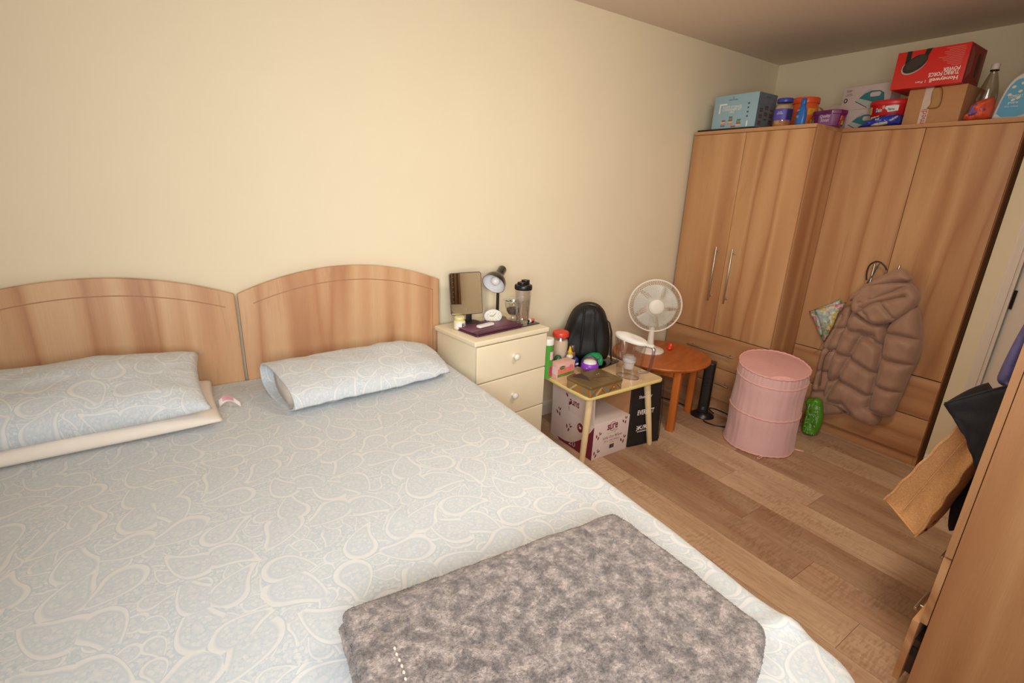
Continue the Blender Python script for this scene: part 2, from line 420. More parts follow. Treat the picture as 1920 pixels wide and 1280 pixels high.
def floor_mat():
    mt, nt, b = newmat('vinyl_planks'); co = N(nt, 'ShaderNodeTexCoord').outputs['Object']
    at = N(nt, 'ShaderNodeAttribute', attribute_name='plank'); rnd = at.outputs['Fac']
    sep = N(nt, 'ShaderNodeSeparateXYZ'); L(nt, co, sep.inputs[0])
    cmb = N(nt, 'ShaderNodeCombineXYZ'); L(nt, sep.outputs[0], cmb.inputs[0]); L(nt, sep.outputs[1], cmb.inputs[1]); L(nt, math_(nt, 'MULTIPLY', rnd, 40), cmb.inputs[2])
    v = cmb.outputs[0]
    base = ramp(nt, [(0, rgb(154, 120, 93)), (.35, rgb(184, 149, 119)), (.65, rgb(198, 166, 136)), (1, rgb(216, 187, 157))]); L(nt, rnd, base.inputs[0])
    g = noise_tex(nt, mapping(nt, v, (75, 3.2, 1)), 1, 5, .62, .4)
    r2 = ramp(nt, [(.3, (.72, .66, .60, 1)), (.62, (1.08, 1.06, 1.04, 1))]); L(nt, g, r2.inputs[0])
    c = mixc(nt, .75, base.outputs[0], r2.outputs[0], 'MULTIPLY')
    # broad reddish clouds and pale bloom
    g3 = noise_tex(nt, mapping(nt, v, (7, 1.6, 1)), 1, 3)
    r3 = ramp(nt, [(.38, rgb(170, 122, 96)), (.6, rgb(214, 182, 150))]); L(nt, g3, r3.inputs[0])
    c = mixc(nt, .32, c, r3.outputs[0])
    # slanted saw marks in patches
    saw = noise_tex(nt, mapping(nt, v, (22, 95, 1), r=(0, 0, R(24))), 1, 2, .5)
    saw2 = noise_tex(nt, mapping(nt, v, (110, 26, 1), r=(0, 0, R(20))), 1, 2, .5)
    patch = noise_tex(nt, mapping(nt, v, (5, 3, 1)), 1, 2)
    pr = ramp(nt, [(.47, (0, 0, 0, 1)), (.58, (1, 1, 1, 1))]); L(nt, patch, pr.inputs[0])
    sr = ramp(nt, [(.40, (.76, .72, .68, 1)), (.55, (1.03, 1.03, 1.03, 1))]); L(nt, saw, sr.inputs[0])
    sr2 = ramp(nt, [(.40, (.80, .76, .72, 1)), (.55, (1.03, 1.03, 1.03, 1))]); L(nt, saw2, sr2.inputs[0])
    c = mixc(nt, math_(nt, 'MULTIPLY', pr.outputs[0], .7), c, sr.outputs[0], 'MULTIPLY')
    c = mixc(nt, math_(nt, 'MULTIPLY', math_(nt, 'SUBTRACT', 1, pr.outputs[0]), .4), c, sr2.outputs[0], 'MULTIPLY')
    L(nt, c, b.inputs['Base Color']); b.inputs['Roughness'].default_value = .5; b.inputs['Specular IOR Level'].default_value = .35
    bump(nt, b, g, .08, .001); return mt
FLOOR = floor_mat(); SEAM = plain('plank_seam', rgb(92, 66, 46), .7)

def paisley_mat(name='paisley_cotton', size=.118, uv=True):
    mt, nt, b = newmat(name)
    co = N(nt, 'ShaderNodeUVMap').outputs[0] if uv else objco(nt)
    g = lambda k: (k, k, k, 1)
    P0 = mapping(nt, co, (1/size, 1/size, 0))
    def layer(P, lo, rng, rnd):
        vo = N(nt, 'ShaderNodeTexVoronoi', voronoi_dimensions='2D', feature='F1'); vo.inputs['Scale'].default_value = 1; vo.inputs['Randomness'].default_value = rnd
        L(nt, P, vo.inputs['Vector'])
        loc = N(nt, 'ShaderNodeVectorMath', operation='SUBTRACT'); L(nt, P, loc.inputs[0]); L(nt, vo.outputs['Position'], loc.inputs[1])
        sc_ = N(nt, 'ShaderNodeSeparateColor'); L(nt, vo.outputs['Color'], sc_.inputs[0])
        rot = N(nt, 'ShaderNodeVectorRotate', rotation_type='Z_AXIS'); L(nt, loc.outputs[0], rot.inputs['Vector']); L(nt, math_(nt, 'MULTIPLY', sc_.outputs[0], 6.283), rot.inputs['Angle'])
        s = N(nt, 'ShaderNodeSeparateXYZ'); L(nt, rot.outputs[0], s.inputs[0]); x, y = s.outputs[0], s.outputs[1]
        size_ = math_(nt, 'MULTIPLY_ADD', sc_.outputs[1], rng, lo)
        x = math_(nt, 'DIVIDE', x, size_); y = math_(nt, 'DIVIDE', y, size_)
        # comma shape: the narrow end curls over to one side
        yy = math_(nt, 'MAXIMUM', math_(nt, 'ADD', y, .12), 0)
        x2 = math_(nt, 'SUBTRACT', x, math_(nt, 'MULTIPLY', math_(nt, 'POWER', yy, 2.0), .95))
        wid = math_(nt, 'MAXIMUM', math_(nt, 'MULTIPLY_ADD', y, -.26, .42), .17)
        d = math_(nt, 'SQRT', math_(nt, 'ADD', math_(nt, 'POWER', math_(nt, 'DIVIDE', x2, wid), 2.0), math_(nt, 'POWER', math_(nt, 'DIVIDE', y, .66), 2.0)))
        return math_(nt, 'MULTIPLY', d, .8)
    d1 = layer(P0, .80, .26, .50)
    P1 = mapping(nt, co, (1.9/size, 1.9/size, 0), (3.3, 7.1, 0))
    d2 = layer(P1, .78, .25, .55)
    stops = [(0, g(.7)), (.14, g(.5)), (.20, g(.2)), (.25, g(.5)), (.50, g(.5)), (.56, g(.22)), (.61, g(.45)), (.65, g(.88)), (.755, g(.92)), (.785, g(.14)), (.815, g(.16)), (.83, g(.5)), (1, g(.5))]
    r1 = ramp(nt, stops); L(nt, d1, r1.inputs[0])
    r2 = ramp(nt, stops); L(nt, d2, r2.inputs[0])
    # small florets and scrolls fill hearts and grounds
    v2 = N(nt, 'ShaderNodeTexVoronoi', voronoi_dimensions='2D'); v2.inputs['Scale'].default_value = 8.5; L(nt, P0, v2.inputs['Vector'])
    f1 = ramp(nt, [(.10, g(.85)), (.26, g(.75)), (.40, g(.05)), (.62, g(.25))]); L(nt, v2.outputs['Distance'], f1.inputs[0])
    wv = noise_tex(nt, P0, 6, 2, .5, 2.2)
    f2 = ramp(nt, [(.42, g(.15)), (.5, g(.85)), (.58, g(.2))]); L(nt, wv, f2.inputs[0])
    fl = mixc(nt, .45, f1.outputs[0], f2.outputs[0])
    def blend(dd, rr, ground):
        ins = ramp(nt, [(0, g(.1)), (.20, g(.75)), (.48, g(.75)), (.55, g(0)), (1, g(0))]); L(nt, dd, ins.inputs[0])
        k = mixc(nt, ins.outputs[0], rr.outputs[0], fl)
        out = ramp(nt, [(.0, g(0)), (.80, g(0)), (.83, g(1)), (1, g(1))]); L(nt, dd, out.inputs[0])
        return mixc(nt, out.outputs[0], k, ground)
    k = blend(d2, r2, fl); k = blend(d1, r1, k)
    col = ramp(nt, [(.08, rgb(188, 199, 208)), (.35, rgb(204, 209, 212)), (.6, rgb(213, 214, 213)), (.92, rgb(222, 221, 218))]); L(nt, k, col.inputs[0])
    L(nt, col.outputs[0], b.inputs['Base Color']); b.inputs['Roughness'].default_value = .85; b.inputs['Specular IOR Level'].default_value = .2
    b.inputs['Sheen Weight'].default_value = .15
    n1 = noise_tex(nt, P0, 2.2, 4, .6, .8); bump(nt, b, n1, .25, .006)
    return mt
PAISLEY = paisley_mat()
COTTON = plain('white_cotton', rgb(236, 224, 210), .85, var=.015, bmp=.2, bscale=60, sheen=.2)

# ------------------------------------------------------------ the room
XW, YF, ZC = 4.22, -2.90, 2.555
def quadbox(name, lo, hi, mat): return struct(MB().box(lo, hi).build(name, mat))
# floor: one mesh, every plank a face with its own tone, thin seams between
fb = MB(); vals = []
strips = {0: -2.05, 1: -1.79, 2: -1.44, 3: -1.165, 4: -1.565, 5: -1.02, 6: -1.9, 7: -1.3, -1: -1.6, -2: -1.2, -3: -1.85}
x = 1.98-.197*20
k = -20
while x < XW+.1:
    y0 = strips.get(k+1, random.uniform(-2, -1)); y = y0-1.15*3
    while y < .2:
        fb.box((x+.0007, y+.0007, -.02), (x+.1963, y+1.1493, 0)); vals.append(random.random()); y += 1.15
    x += .197; k += 1
nb = len(fb.f)
fb.box((-1.8, YF-.1, -.03), (XW+.2, .1, -.0012), mi=1)
fl = struct(fb.build('floor', [FLOOR, SEAM], fix=False))
at = fl.data.attributes.new('plank', 'FLOAT', 'FACE')
tone = vals+[.5]
at.data.foreach_set('value', [tone[i//6] for i in range(len(fl.data.polygons))])
quadbox('ceiling', (-1.75, YF-.15, ZC), (XW+.15, .15, ZC+.1), CEIL)
quadbox('wall_back', (-1.75, 0, -.03), (XW+.15, .12, ZC), WALL)
quadbox('wall_left', (-1.72, YF, -.03), (-1.6, 0, ZC), WALL)
quadbox('wall_right', (XW, -1.74, -.03), (XW+.12, 0, ZC), WALL)
# the part of the right wall that comes forward beside the wardrobe, with the doorway
rb = MB()
rb.box((3.60, -1.868, -.03), (XW+.12, -1.738, ZC)); rb.box((3.60, -2.68, 2.04), (XW+.12, -1.868, ZC)); rb.box((3.60, YF, -.03), (XW+.12, -2.68, ZC))
struct(rb.build('wall_right', WALL))
# front wall behind the camera with its window opening
wx0, wx1, wz0, wz1 = -.85, .75, .95, 2.15
fbw = MB()
fbw.box((-1.72, YF-.14, -.03), (wx0, YF, ZC)); fbw.box((wx1, YF-.14, -.03), (XW+.12, YF, ZC))
fbw.box((wx0, YF-.14, -.03), (wx1, YF, wz0)); fbw.box((wx0, YF-.14, wz1), (wx1, YF, ZC))
struct(fbw.build('wall_front', WALL))
wf = MB()
for a, b_ in (((wx0, wz0), (wx1, wz0+.06)), ((wx0, wz1-.06), (wx1, wz1)), ((wx0, wz0), (wx0+.06, wz1)), ((wx1-.06, wz0), (wx1, wz1)), (((wx0+wx1)/2-.03, wz0), ((wx0+wx1)/2+.03, wz1))):
    wf.box((a[0], YF-.10, a[1]), (b_[0], YF-.04, b_[1]))
wn = struct(wf.build('window_1', WHITE_TRIM, bev=.004))
MB().box((wx0+.03, YF-.075, wz0+.03), (wx1-.03, YF-.069, wz1-.03)).build('window_pane', clear_mat('window_glass', (.95, .97, .97, 1)), wn)
MB().box((wx0-.05, YF-.10, wz0-.03), (wx1+.05, YF+.06, wz0)).build('window_sill', WHITE_TRIM, wn, bev=.006)
cu_ = MB(); cu_.sheet(lambda u, v: (.72+.15*u*(1-.35*v), -2.80-.0+.018*math.sin(u*22), .75+1.55*v), 40, 4)
co_ = cu_.build('curtain', plain('brown_curtain', rgb(150, 118, 88), .85, bmp=.3), smooth=True); tag(co_, 'brown curtain at the window, seen only in the tabletop mirror', 'curtain')
mo = co_.modifiers.new('t', 'SOLIDIFY'); mo.thickness = .003
# skirting boards
def skirt(name, p0, p1, nrm):
    """profile swept from p0 to p1; nrm points into the room"""
    pr = [(0, 0), (.016, 0), (.016, .075), (.012, .092), (.006, .10), (0, .10)]
    mb = MB(); vs = [(p[0]+nrm[0]*a, p[1]+nrm[1]*a, z) for p in (p0, p1) for a, z in pr]; n = len(pr)
    mb.add(vs, [tuple(range(n)), tuple(reversed(range(n, 2*n)))]+[(i, (i+1) % n, (i+1) % n+n, i+n) for i in range(n)])
    return struct(mb.build(name, WHITE_TRIM))
skirt('baseboard_back', (-1.6, 0), (XW, 0), (0, -1))
skirt('baseboard_left', (-1.6, 0), (-1.6, YF), (1, 0))
skirt('baseboard_right', (3.60, -1.741), (3.60, -1.812), (-1, 0))
# doorway in the right wall: architrave, frame and door leaf
ar = MB()
for (a, b_, t) in ((0, .012, .006), (.012, .042, .018), (.042, .058, .012)):
    ar.box((3.60-t, -1.812-b_, 0), (3.60, -1.812-a, 2.10))
    ar.box((3.60-t, -2.736+a, 0), (3.60, -2.736+b_, 2.10))
ar.box((3.585, -2.736, 2.042), (3.60, -1.812, 2.10))
struct(ar.build('trim_1', WHITE_TRIM, bev=.002))
dr = struct(MB().box((3.612, -2.672, .005), (3.652, -1.878, 2.03)).build('door_1', WHITE_TRIM, bev=.003))
hg = MB(); hg.box((3.606, -1.884, 1.03), (3.614, -1.872, 1.13)); hg.lathe([(.006, 0), (.006, .10)], 10, T(3.606, -1.877, 1.03))
hg.build('hinge', plain('dark_hinge', rgb(60, 52, 44), .4, metal=.8), dr)

# ------------------------------------------------------------ headboards
def headboard(x0, x1, label):
    t = thing('headboard', label, 'headboard', ((x0+x1)/2, -.045, 0), group='arched headboards')
    w2 = (x1-x0)/2
    def arc(x, top=1.139, drop=.102): return top-drop*(x/w2)**2
    n = 40
    pts = [(-w2, .30), (w2, .30)]+[(w2-2*w2*i/n, arc(w2-2*w2*i/n)) for i in range(n+1)]
    MB().prism(pts, 0, .022).build('panel', OAK_HB, t, bev=.004, bseg=3, angle=50)
    # routed groove: arc and one upright at the right
    gm = plain('routed_groove', rgb(168, 122, 86), .6)
    xs = [-w2+.06+i*(2*w2-.10)/n for i in range(n+1)]
    g = MB(); top = [(a, arc(a)-.068) for a in xs]; bot = [(a, arc(a)-.072) for a in reversed(xs)]
    g.prism(top+bot, -.0006, .001)
    xr = xs[-1]
    if 'right' in label: g.prism([(xr-.003, .55), (xr, .55), (xr, arc(xr)-.068), (xr-.003, arc(xr)-.068)], -.0006, .001)
    g.build('groove', gm, t)
    return t
headboard(-.803, .189, 'left arched wood-effect headboard, behind the two stacked pillows')
headboard(.201, 1.187, 'right arched wood-effect headboard, beside the cream bedside chest')
# dark bracket strip seen in the slit between the two headboards
# ------------------------------------------------------------ bed
bed = thing('bed', 'wide bed with light blue paisley sheet, below the two arched headboards', 'bed', (.17, -1.17, 0))
MB().box((-.95, -1.10, .04), (.93, 1.08, .33)).build('base', plain('divan_fabric', rgb(196, 186, 172), .9, bmp=.2), bed, bev=.02)
MB().box((-.94, -1.08, .33), (.90, 1.10, .60)).build('mattress', COTTON, bed, bev=.05, bseg=4)
lg = MB()
for a in (-.85, .83):
    for b_ in (-1.0, 1.0): MB().lathe([(.02, 0), (.026, .04)], 14, T(a, b_, 0)).build('foot', BLACK, bed)
def xedge(y):
    pts = [(0, 1.128), (-.6, 1.128), (-1.05, 1.113), (-1.4, 1.098), (-1.77, 1.078), (-2.02, 1.062), (-2.6, 1.045)]
    for (a, xa), (b_, xb) in zip(pts, pts[1:]):
        if y >= b_: return xa+(xb-xa)*(y-a)/(b_-a)
    return pts[-1][1]
def ztop(y): return .641-.017*max(0, 1+y/.25) if y > -.25 else .641
def sheet_pt(a, b_):
    """a, b_: cloth coordinates; beyond the inset edges the cloth rolls over and hangs"""
    Rr = .11; flat = Rr-.045; r = .045
    xr = xedge(b_)-Rr; xl = -.82+Rr; yf = -2.325+Rr
    ea = max(0, a-xr) if a > 0 else min(0, a-xl); eb = min(0, b_-yf)
    e = math.hypot(ea, eb); bx = min(max(a, xl), xr); by = max(b_, yf)
    if e < 1e-9: ox = oz = 0; dx = dy = 0
    else:
        dx, dy = ea/e, eb/e
        if e < flat: ox, oz = e, 0
        elif e < flat+r*PI/2:
            t = (e-flat)/r; ox = flat+r*math.sin(t); oz = -r*(1-math.cos(t))
        else:
            ox = flat+r+.004*math.sin((a+b_)*40); oz = -r-(e-flat-r*PI/2)
    x, y, z = bx+dx*ox, by+dy*ox, ztop(by)+oz
    v = Vector((a*2.2, b_*2.2, .3)); wr = noise.noise(v)*.004+noise.noise(v*3.1)*.0016
    foot = max(0, min(1, (-1.75-b_)/.45))*max(0, min(1, (a-.55)/.3))
    wr += foot*.011*noise.noise(Vector((a*6+b_*2, b_*9-a*3, 2.2)))
    ridge = abs(noise.noise(Vector((a*3+b_*2.6, (a-b_)*1.2, 5))))
    wr += .006*max(0, .18-ridge)/.18*max(0, 1-abs(b_+1.0)/.9)*(.4 if a > .3 else .15)
    fd = abs((b_+2.13)+.35*(a-1.0)); wr += foot*.012*math.exp(-(fd/.022)**2)
    lim = 1 if oz > -r else .4
    return (x+(dx*wr if oz <= -r else 0), y+(dy*wr if oz <= -r else 0), z+wr*lim)
NU, NV = 210, 210
A0, A1, B0, B1 = -1.03, 1.36, -2.56, -.049
mb = MB(); mb.sheet(lambda u, v: sheet_pt(A0+(A1-A0)*u, B0+(B1-B0)*v), NU, NV)
sh = mb.build('bed_sheet', PAISLEY, smooth=True, angle=181, fix=False)
uvl = sh.data.uv_layers.new(name='UVMap')
for lp in sh.data.loops:
    i = lp.vertex_index; uvl.data[lp.index].uv = (A0+(A1-A0)*(i % (NU+1))/NU, B0+(B1-B0)*(i//(NU+1))/NV)
tag(sh, 'pale blue and cream paisley sheet stretched over the wide bed', 'bed sheet')

# ------------------------------------------------------------ pillows
def pillow_mesh(w, d, h, nu=60, nv=34, pinch=.10, sag=0, seed=1, amp=.012, corner=None):
    """closed cushion with pointed corners; x = width, y = depth"""
    mb = MB()
    def pt(u, v, top):
        a = 2*u-1; b_ = 2*v-1
        ex = 1-pinch*(1-b_*b_)*0.55*0; ey = 1
        x = a*w/2*(1-pinch*(1-abs(b_)**2.2)*abs(a)**3*.5)
        y = b_*d/2*(1-pinch*(1-abs(a)**2.2)*abs(b_)**3*.9)
        q = max(0, (1-abs(a)**2.6)*(1-abs(b_)**2.4)); z = h*q**.42
        nn = noise.noise(Vector((a*2+seed, b_*1.6, seed*3)))*amp+noise.noise(Vector((a*6+seed, b_*4, seed)))*amp*.4
        # little creases running in from the ends
        cr = amp*.5*noise.noise(Vector((a*2.0, b_*9, seed*2)))*abs(a)**2
        if top: return (x, y, h*.38+z*.62+(nn+cr)*min(1, q*3))
        return (x, y, h*.38-z*.38)
    nvx = nu+1
    vs = [pt(i/nu, j/nv, True) for j in range(nv+1) for i in range(nu+1)]
    low = [pt(i/nu, j/nv, False) for j in range(nv+1) for i in range(nu+1)]
    fs = [(j*nvx+i, j*nvx+i+1, (j+1)*nvx+i+1, (j+1)*nvx+i) for j in range(nv) for i in range(nu)]
    o = len(vs); mb.add(vs+low, fs+[tuple(o+k for k in reversed(f)) for f in fs])
    return mb
uvp = lambda s=1.0: (lambda co: (co.x*s+3.1, (co.y+co.z*.6)*s+1.7))
def weld(o, d=.0006):
    bm = bmesh.new(); bm.from_mesh(o.data); bmesh.ops.remove_doubles(bm, verts=bm.verts, dist=d); bmesh.ops.recalc_face_normals(bm, faces=bm.faces); bm.to_mesh(o.data); bm.free()
    o.data.shade_smooth()
# left: white pillow lying flat, paisley pillow on top, tilted against the headboard
wp = thing('pillow', 'plain white pillow, lying under the left paisley pillow', 'pillow', (-.37, -.335, .640), 1.5)
o = pillow_mesh(.86, .45, .085, pinch=.05, seed=4, amp=.006).build('cushion', COTTON, wp, fix=False); weld(o)
cl = MB()
def lab(u, v): return (.432+.075*u, -.03-.02*u+.012*v+.012*math.sin(u*5), .004+.020*math.sin(u*PI)+.028*v*(1-.5*u))
cl.sheet(lab, 14, 4)
lo_ = cl.build('care_label', plain('label_satin', rgb(226, 214, 208), .4), wp, smooth=True); lo_['label'] = 'curled white and pink care label'
mo = lo_.modifiers.new('s', 'SOLIDIFY'); mo.thickness = .0008
pk = MB(); pk.sheet(lambda u, v: (lambda p: (p[0], p[1]-.0012, p[2]+.0006))(lab(.18+.5*u, .35+.6*v)), 8, 2)
pk.build('care_print', plain('pink_print', rgb(222, 150, 156), .5), lo_, smooth=True)
lp = thing('pillow', 'paisley pillow with a pointed corner, leaning on the left headboard over a white pillow', 'pillow', (-.40, -.345, .700), 1.5)
o = pillow_mesh(.86, .44, .15, pinch=.10, seed=2, amp=.012).build('cushion', PAISLEY, lp, uvf=uvp(), fix=False); weld(o)
o.rotation_euler = (R(11), 0, 0); o.location = (0, 0, .018)
# right: one folded paisley pillow with its white cushion showing at the left end
rp_ = thing('pillow', 'folded paisley pillow showing a white inner edge, before the right headboard', 'pillow', (.64, -.375, .637), 5)
def fold(u, v):
    """u across the width, v round the folded section, open towards the left"""
    a = 2*u-1; x = a*.372
    t = v*2*PI
    taper = 1-.55*max(0, (a-.45)/.55)**1.8
    rx = .175*(1-.10*max(0, a)**3); rz = .072*taper
    y = rx*math.copysign(abs(math.cos(t))**.85, math.cos(t)); z = rz*math.copysign(abs(math.sin(t))**.8, math.sin(t))
    z = z+.072*(1-.35*(1-taper)); z += .022*(y/.175)*(1 if z > .05 else .2)
    nn = .008*noise.noise(Vector((x*7, y*7, 2)))+.005*noise.noise(Vector((x*18, y*14, 5)))
    if a > .98: pass
    sk = .02*(y/.175)
    return (x+sk*(-1+1.4*max(0, min(1, a+.5)))+(.045*(a > .6)*(a-.6)*(1-abs(y)/.2)), y, max(.001, z+nn))
mb = MB(); mb.sheet(fold, 70, 60)
n0 = 71
capL = [j*71 for j in range(60)]; capR = [j*71+70 for j in range(60)]
mb.f.append(tuple(capR)); mb.mi.append(0)
o = mb.build('pillowcase', PAISLEY, rp_, uvf=uvp(), fix=False); weld(o)
mo = o.modifiers.new('t', 'SOLIDIFY'); mo.thickness = .006; mo.offset = -1
inn = MB(); inn.sheet(lambda u, v: (lambda p: (-.345+.02*u+(p[0]+.372)*.02+.018*u-.0, p[1]*(.90-.06*(1-u)), .004+p[2]*(.88)))(fold(.01, v)), 3, 40)
inn.f.append(tuple(j*4 for j in range(40))); inn.mi.append(0)
o = inn.build('inner_cushion', COTTON, rp_, fix=False); weld(o); o['label'] = 'white cushion inside the case'

# ------------------------------------------------------------ grey blanket
def blanket_mat():
    mt, nt, b = newmat('grey_fleece'); co = objco(nt)
    n1 = noise_tex(nt, co, 34, 6, .68, .3); n2 = noise_tex(nt, co, 130, 4, .75)
    r1 = ramp(nt, [(.38, rgb(116, 107, 104)), (.5, rgb(148, 136, 130)), (.62, rgb(184, 168, 160))]); L(nt, n1, r1.inputs[0])
    r2 = ramp(nt, [(.32, (.55, .55, .57, 1)), (.66, (1.28, 1.26, 1.24, 1))]); L(nt, n2, r2.inputs[0])
    c = mixc(nt, .8, r1.outputs[0], r2.outputs[0], 'MULTIPLY'); L(nt, c, b.inputs['Base Color'])
    b.inputs['Roughness'].default_value = .95; b.inputs['Specular IOR Level'].default_value = .1
    b.inputs['Sheen Weight'].default_value = .3
    bump(nt, b, noise_tex(nt, co, 150, 4, .7), .9, .006); return mt
FLEECE = blanket_mat()
bl = thing('blanket', 'fluffy mottled grey blanket, folded on the foot of the bed', 'blanket', (.50, -2.02, .643))
BQ = [(-.325, .345), (.382, .288), (.378, -.128), (.355, -.150), (.24, -.195), (-.37, -.30)]
def layer_mesh(name, poly, z0, z1, seed, fib):
    P = resample(chaikin(resample(poly, .05), 2), .012); cz = (z0+z1)/2; hz = (z1-z0)/2
    n = len(P); cx = sum(p[0] for p in P)/n; cy = sum(p[1] for p in P)/n
    mb = MB(); rings = []
    prof = [(0, -1), (.5, -1), (.9, -1), (.965, -.75), (.992, -.3), (1, .15), (.985, .6), (.955, .88), (.90, 1), (.82, 1.04), (.7, 1.03), (.55, 1.02), (.4, 1), (.25, 1), (.1, 1), (0, 1)]
    vs = []
    for s, zz in prof:
        for (a, b_) in P:
            x = cx+(a-cx)*s; y = cy+(b_-cy)*s
            q = Vector((x*9, y*9, seed)); dz = .006*noise.noise(q)+.003*noise.noise(q*3.7)
            e = .004*noise.noise(Vector((x*25, y*25, zz*2+seed)))
            vs.append((x+e*(s > .8), y+e*(s > .8), cz+hz*zz+(dz if zz > 0 else 0)))
    m2 = len(prof); fs = []
    for j in range(m2-1):
        for i in range(n):
            k = (i+1) % n; fs.append((j*n+i, j*n+k, (j+1)*n+k, (j+1)*n+i))
    mb.add(vs, fs)
    # pile: short bent tufts standing on the surface
    rnd = random.Random(seed)
    V = np.array(vs)
    def tuft(p, nr, ln):
        t = Vector((rnd.uniform(-1, 1), rnd.uniform(-1, 1), rnd.uniform(-.3, .6))); d = (nr+t*.9).normalized(); sd_ = d.cross(Vector((rnd.random(), rnd.random(), .3))).normalized()*.0011
        q = p+d*ln*.5; e = q+(d+t*.8).normalized()*ln*.5
        mb.add([p-sd_-nr*.001, p+sd_-nr*.001, q+sd_*.8, q-sd_*.8, e], [(0, 1, 2, 3), (3, 2, 4)])
    for _ in range(fib):
        j = rnd.choice([3, 4, 5, 6, 7]) if rnd.random() < .28 else rnd.choices([8, 9, 10, 11, 12, 13], [3, 5, 6, 5, 4, 2])[0]
        i = rnd.randrange(n); k = (i+1) % n; u, v = rnd.random(), rnd.random()
        p0, p1, p2, p3 = (Vector(V[j*n+i]), Vector(V[j*n+k]), Vector(V[(j+1)*n+k]), Vector(V[(j+1)*n+i]))
        p = (p0*(1-u)+p1*u)*(1-v)+(p3*(1-u)+p2*u)*v
        nr = (p1-p0).cross(p3-p0)
        if nr.length < 1e-9: continue
        nr.normalize(); tuft(p, nr, rnd.uniform(.004, .010))
    return mb.build(name, FLEECE, bl, smooth=True, angle=181, fix=False)
layer_mesh('folded_layer', [(x*1.0+.004, y*.99) for x, y in BQ], .0, .032, 11, 5000)
layer_mesh('folded_layer', [(x*.985-.008, y*1.0) for x, y in BQ], .028, .058, 12, 6000)
layer_mesh('folded_layer', [(x*1.0+.006, y*1.0) for x, y in BQ], .052, .086, 13, 30000)
st = MB()
for i in range(34):
    t = i/33; a = (-.262+t*(-.045), .20-t*.43)
    st.lathe([(.0001, -.003), (.0026, -.001), (.0026, .001), (.0001, .003)], 6, T(a[0]+.003*random.random(), a[1], .0895)@RX(90)@Matrix.Scale(1.6, 4, (0, 0, 1)))
s_ = st.build('hem_stitching', plain('pale_thread', rgb(216, 198, 184), .8), bl, smooth=True); s_['label'] = 'line of pale hem stitches'
# ------------------------------------------------------------ wardrobes
def bar_handle(parent, x, z0, z1, horiz=False, name='handle', y=0):
    mb = MB(); ln = z1-z0
    M = T(x, y, z0) if not horiz else T(z0, y, x)@RY(90)
    mb.lathe([(.0, 0), (.0052, .0008), (.006, .002), (.006, ln-.002), (.0052, ln-.0008), (0, ln)], 14, M@T(0, -.034, 0))
    for q in (.035, ln-.035):
        mb.lathe([(.0048, 0), (.0048, .034)], 10, M@T(0, -.034, q)@RX(-90))
        mb.lathe([(.009, 0), (.009, .003)], 12, M@T(0, -.003, q)@RX(-90))
    return mb.build(name, STEEL, parent, smooth=True, angle=40)
def wardrobe(loc, rot, x0, x1, xs, label, depth=.55, ajar=0, near=True, hx=(-.062, .064)):
    t = thing('wardrobe', label, 'wardrobe', loc, rot, 'wood-effect wardrobes with two doors over drawers')
    # carcass
    ca = MB(); th = .018
    ca.box((x0, .020, 0), (x0+th, depth, 1.948)); ca.box((x1-th, .020, 0), (x1, depth, 1.948))
    ca.box((x0+th, depth-.008, .0), (x1-th, depth, 1.948)); ca.box((x0+th, .03, .552), (x1-th, depth-.01, .566))
    ca.box((x0+th, .03, .055), (x1-th, depth-.01, .07))
    ca.build('carcass', OAK, t, bev=.0008, bseg=1)
    MB().box((x0-.001, -.002, 1.948), (x1+.001, depth+.002, 1.970)).build('top_panel', OAKX, t, bev=.001, bseg=1)
    MB().box((x0+th+.001, .024, .0), (x1-th-.001, .04, .066)).build('plinth', OAKX, t, bev=.0008, bseg=1)
    for k, (a, b_) in enumerate(((x0+.001, xs-.0018), (xs+.0018, x1-.001))):
        d = MB().box((a, 0, .563), (b_, .018, 1.9455)).build('door', OAK, t, bev=.0012, bseg=2)
        bar_handle(d, xs+hx[k], .800, 1.192)
    for k, (z0, z1, zh) in enumerate(((.316, .5565, .432), (.074, .3105, .205))):
        dy = -ajar if k == 1 else 0
        d = MB().box((x0+.001, 0+dy, z0), (x1-.001, .018+dy, z1)).build('drawer', OAKX, t, bev=.0012, bseg=2)
        xm = (x0+x1)/2; bar_handle(d, zh, xm-.195, xm+.195, True, y=dy)
        if ajar and k == 1:
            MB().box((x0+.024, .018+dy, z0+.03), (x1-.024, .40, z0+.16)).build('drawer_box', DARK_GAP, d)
            MB().box((x1-.022, .018+dy, z0+.10), (x1-.0185, .35, z0+.135)).build('drawer_runner', BLACK, d)
    return t
wardrobe((3.238, -.4373, 0), -90, -.407, .439, 0, 'wardrobe in the corner beside the round table, with both door handles clear', .55)
wardrobe((3.567, -1.309, 0), -90, -.431, .405, 0, 'wardrobe with the brown jacket hanging on its doors', .55)
wardrobe((2.15, -2.237, 0), 180, -.405, .405, 0, 'wardrobe in the right foreground, seen from its side with bags hanging on it', .55, ajar=.018)
# black board edge lying on the corner wardrobe
bd = MB().box((3.245, -.468, 1.9705), (3.55, -.045, 1.982)).build('tray', BLACK, bev=.003)
tag(bd, 'flat black board under the light blue carton', 'tray')

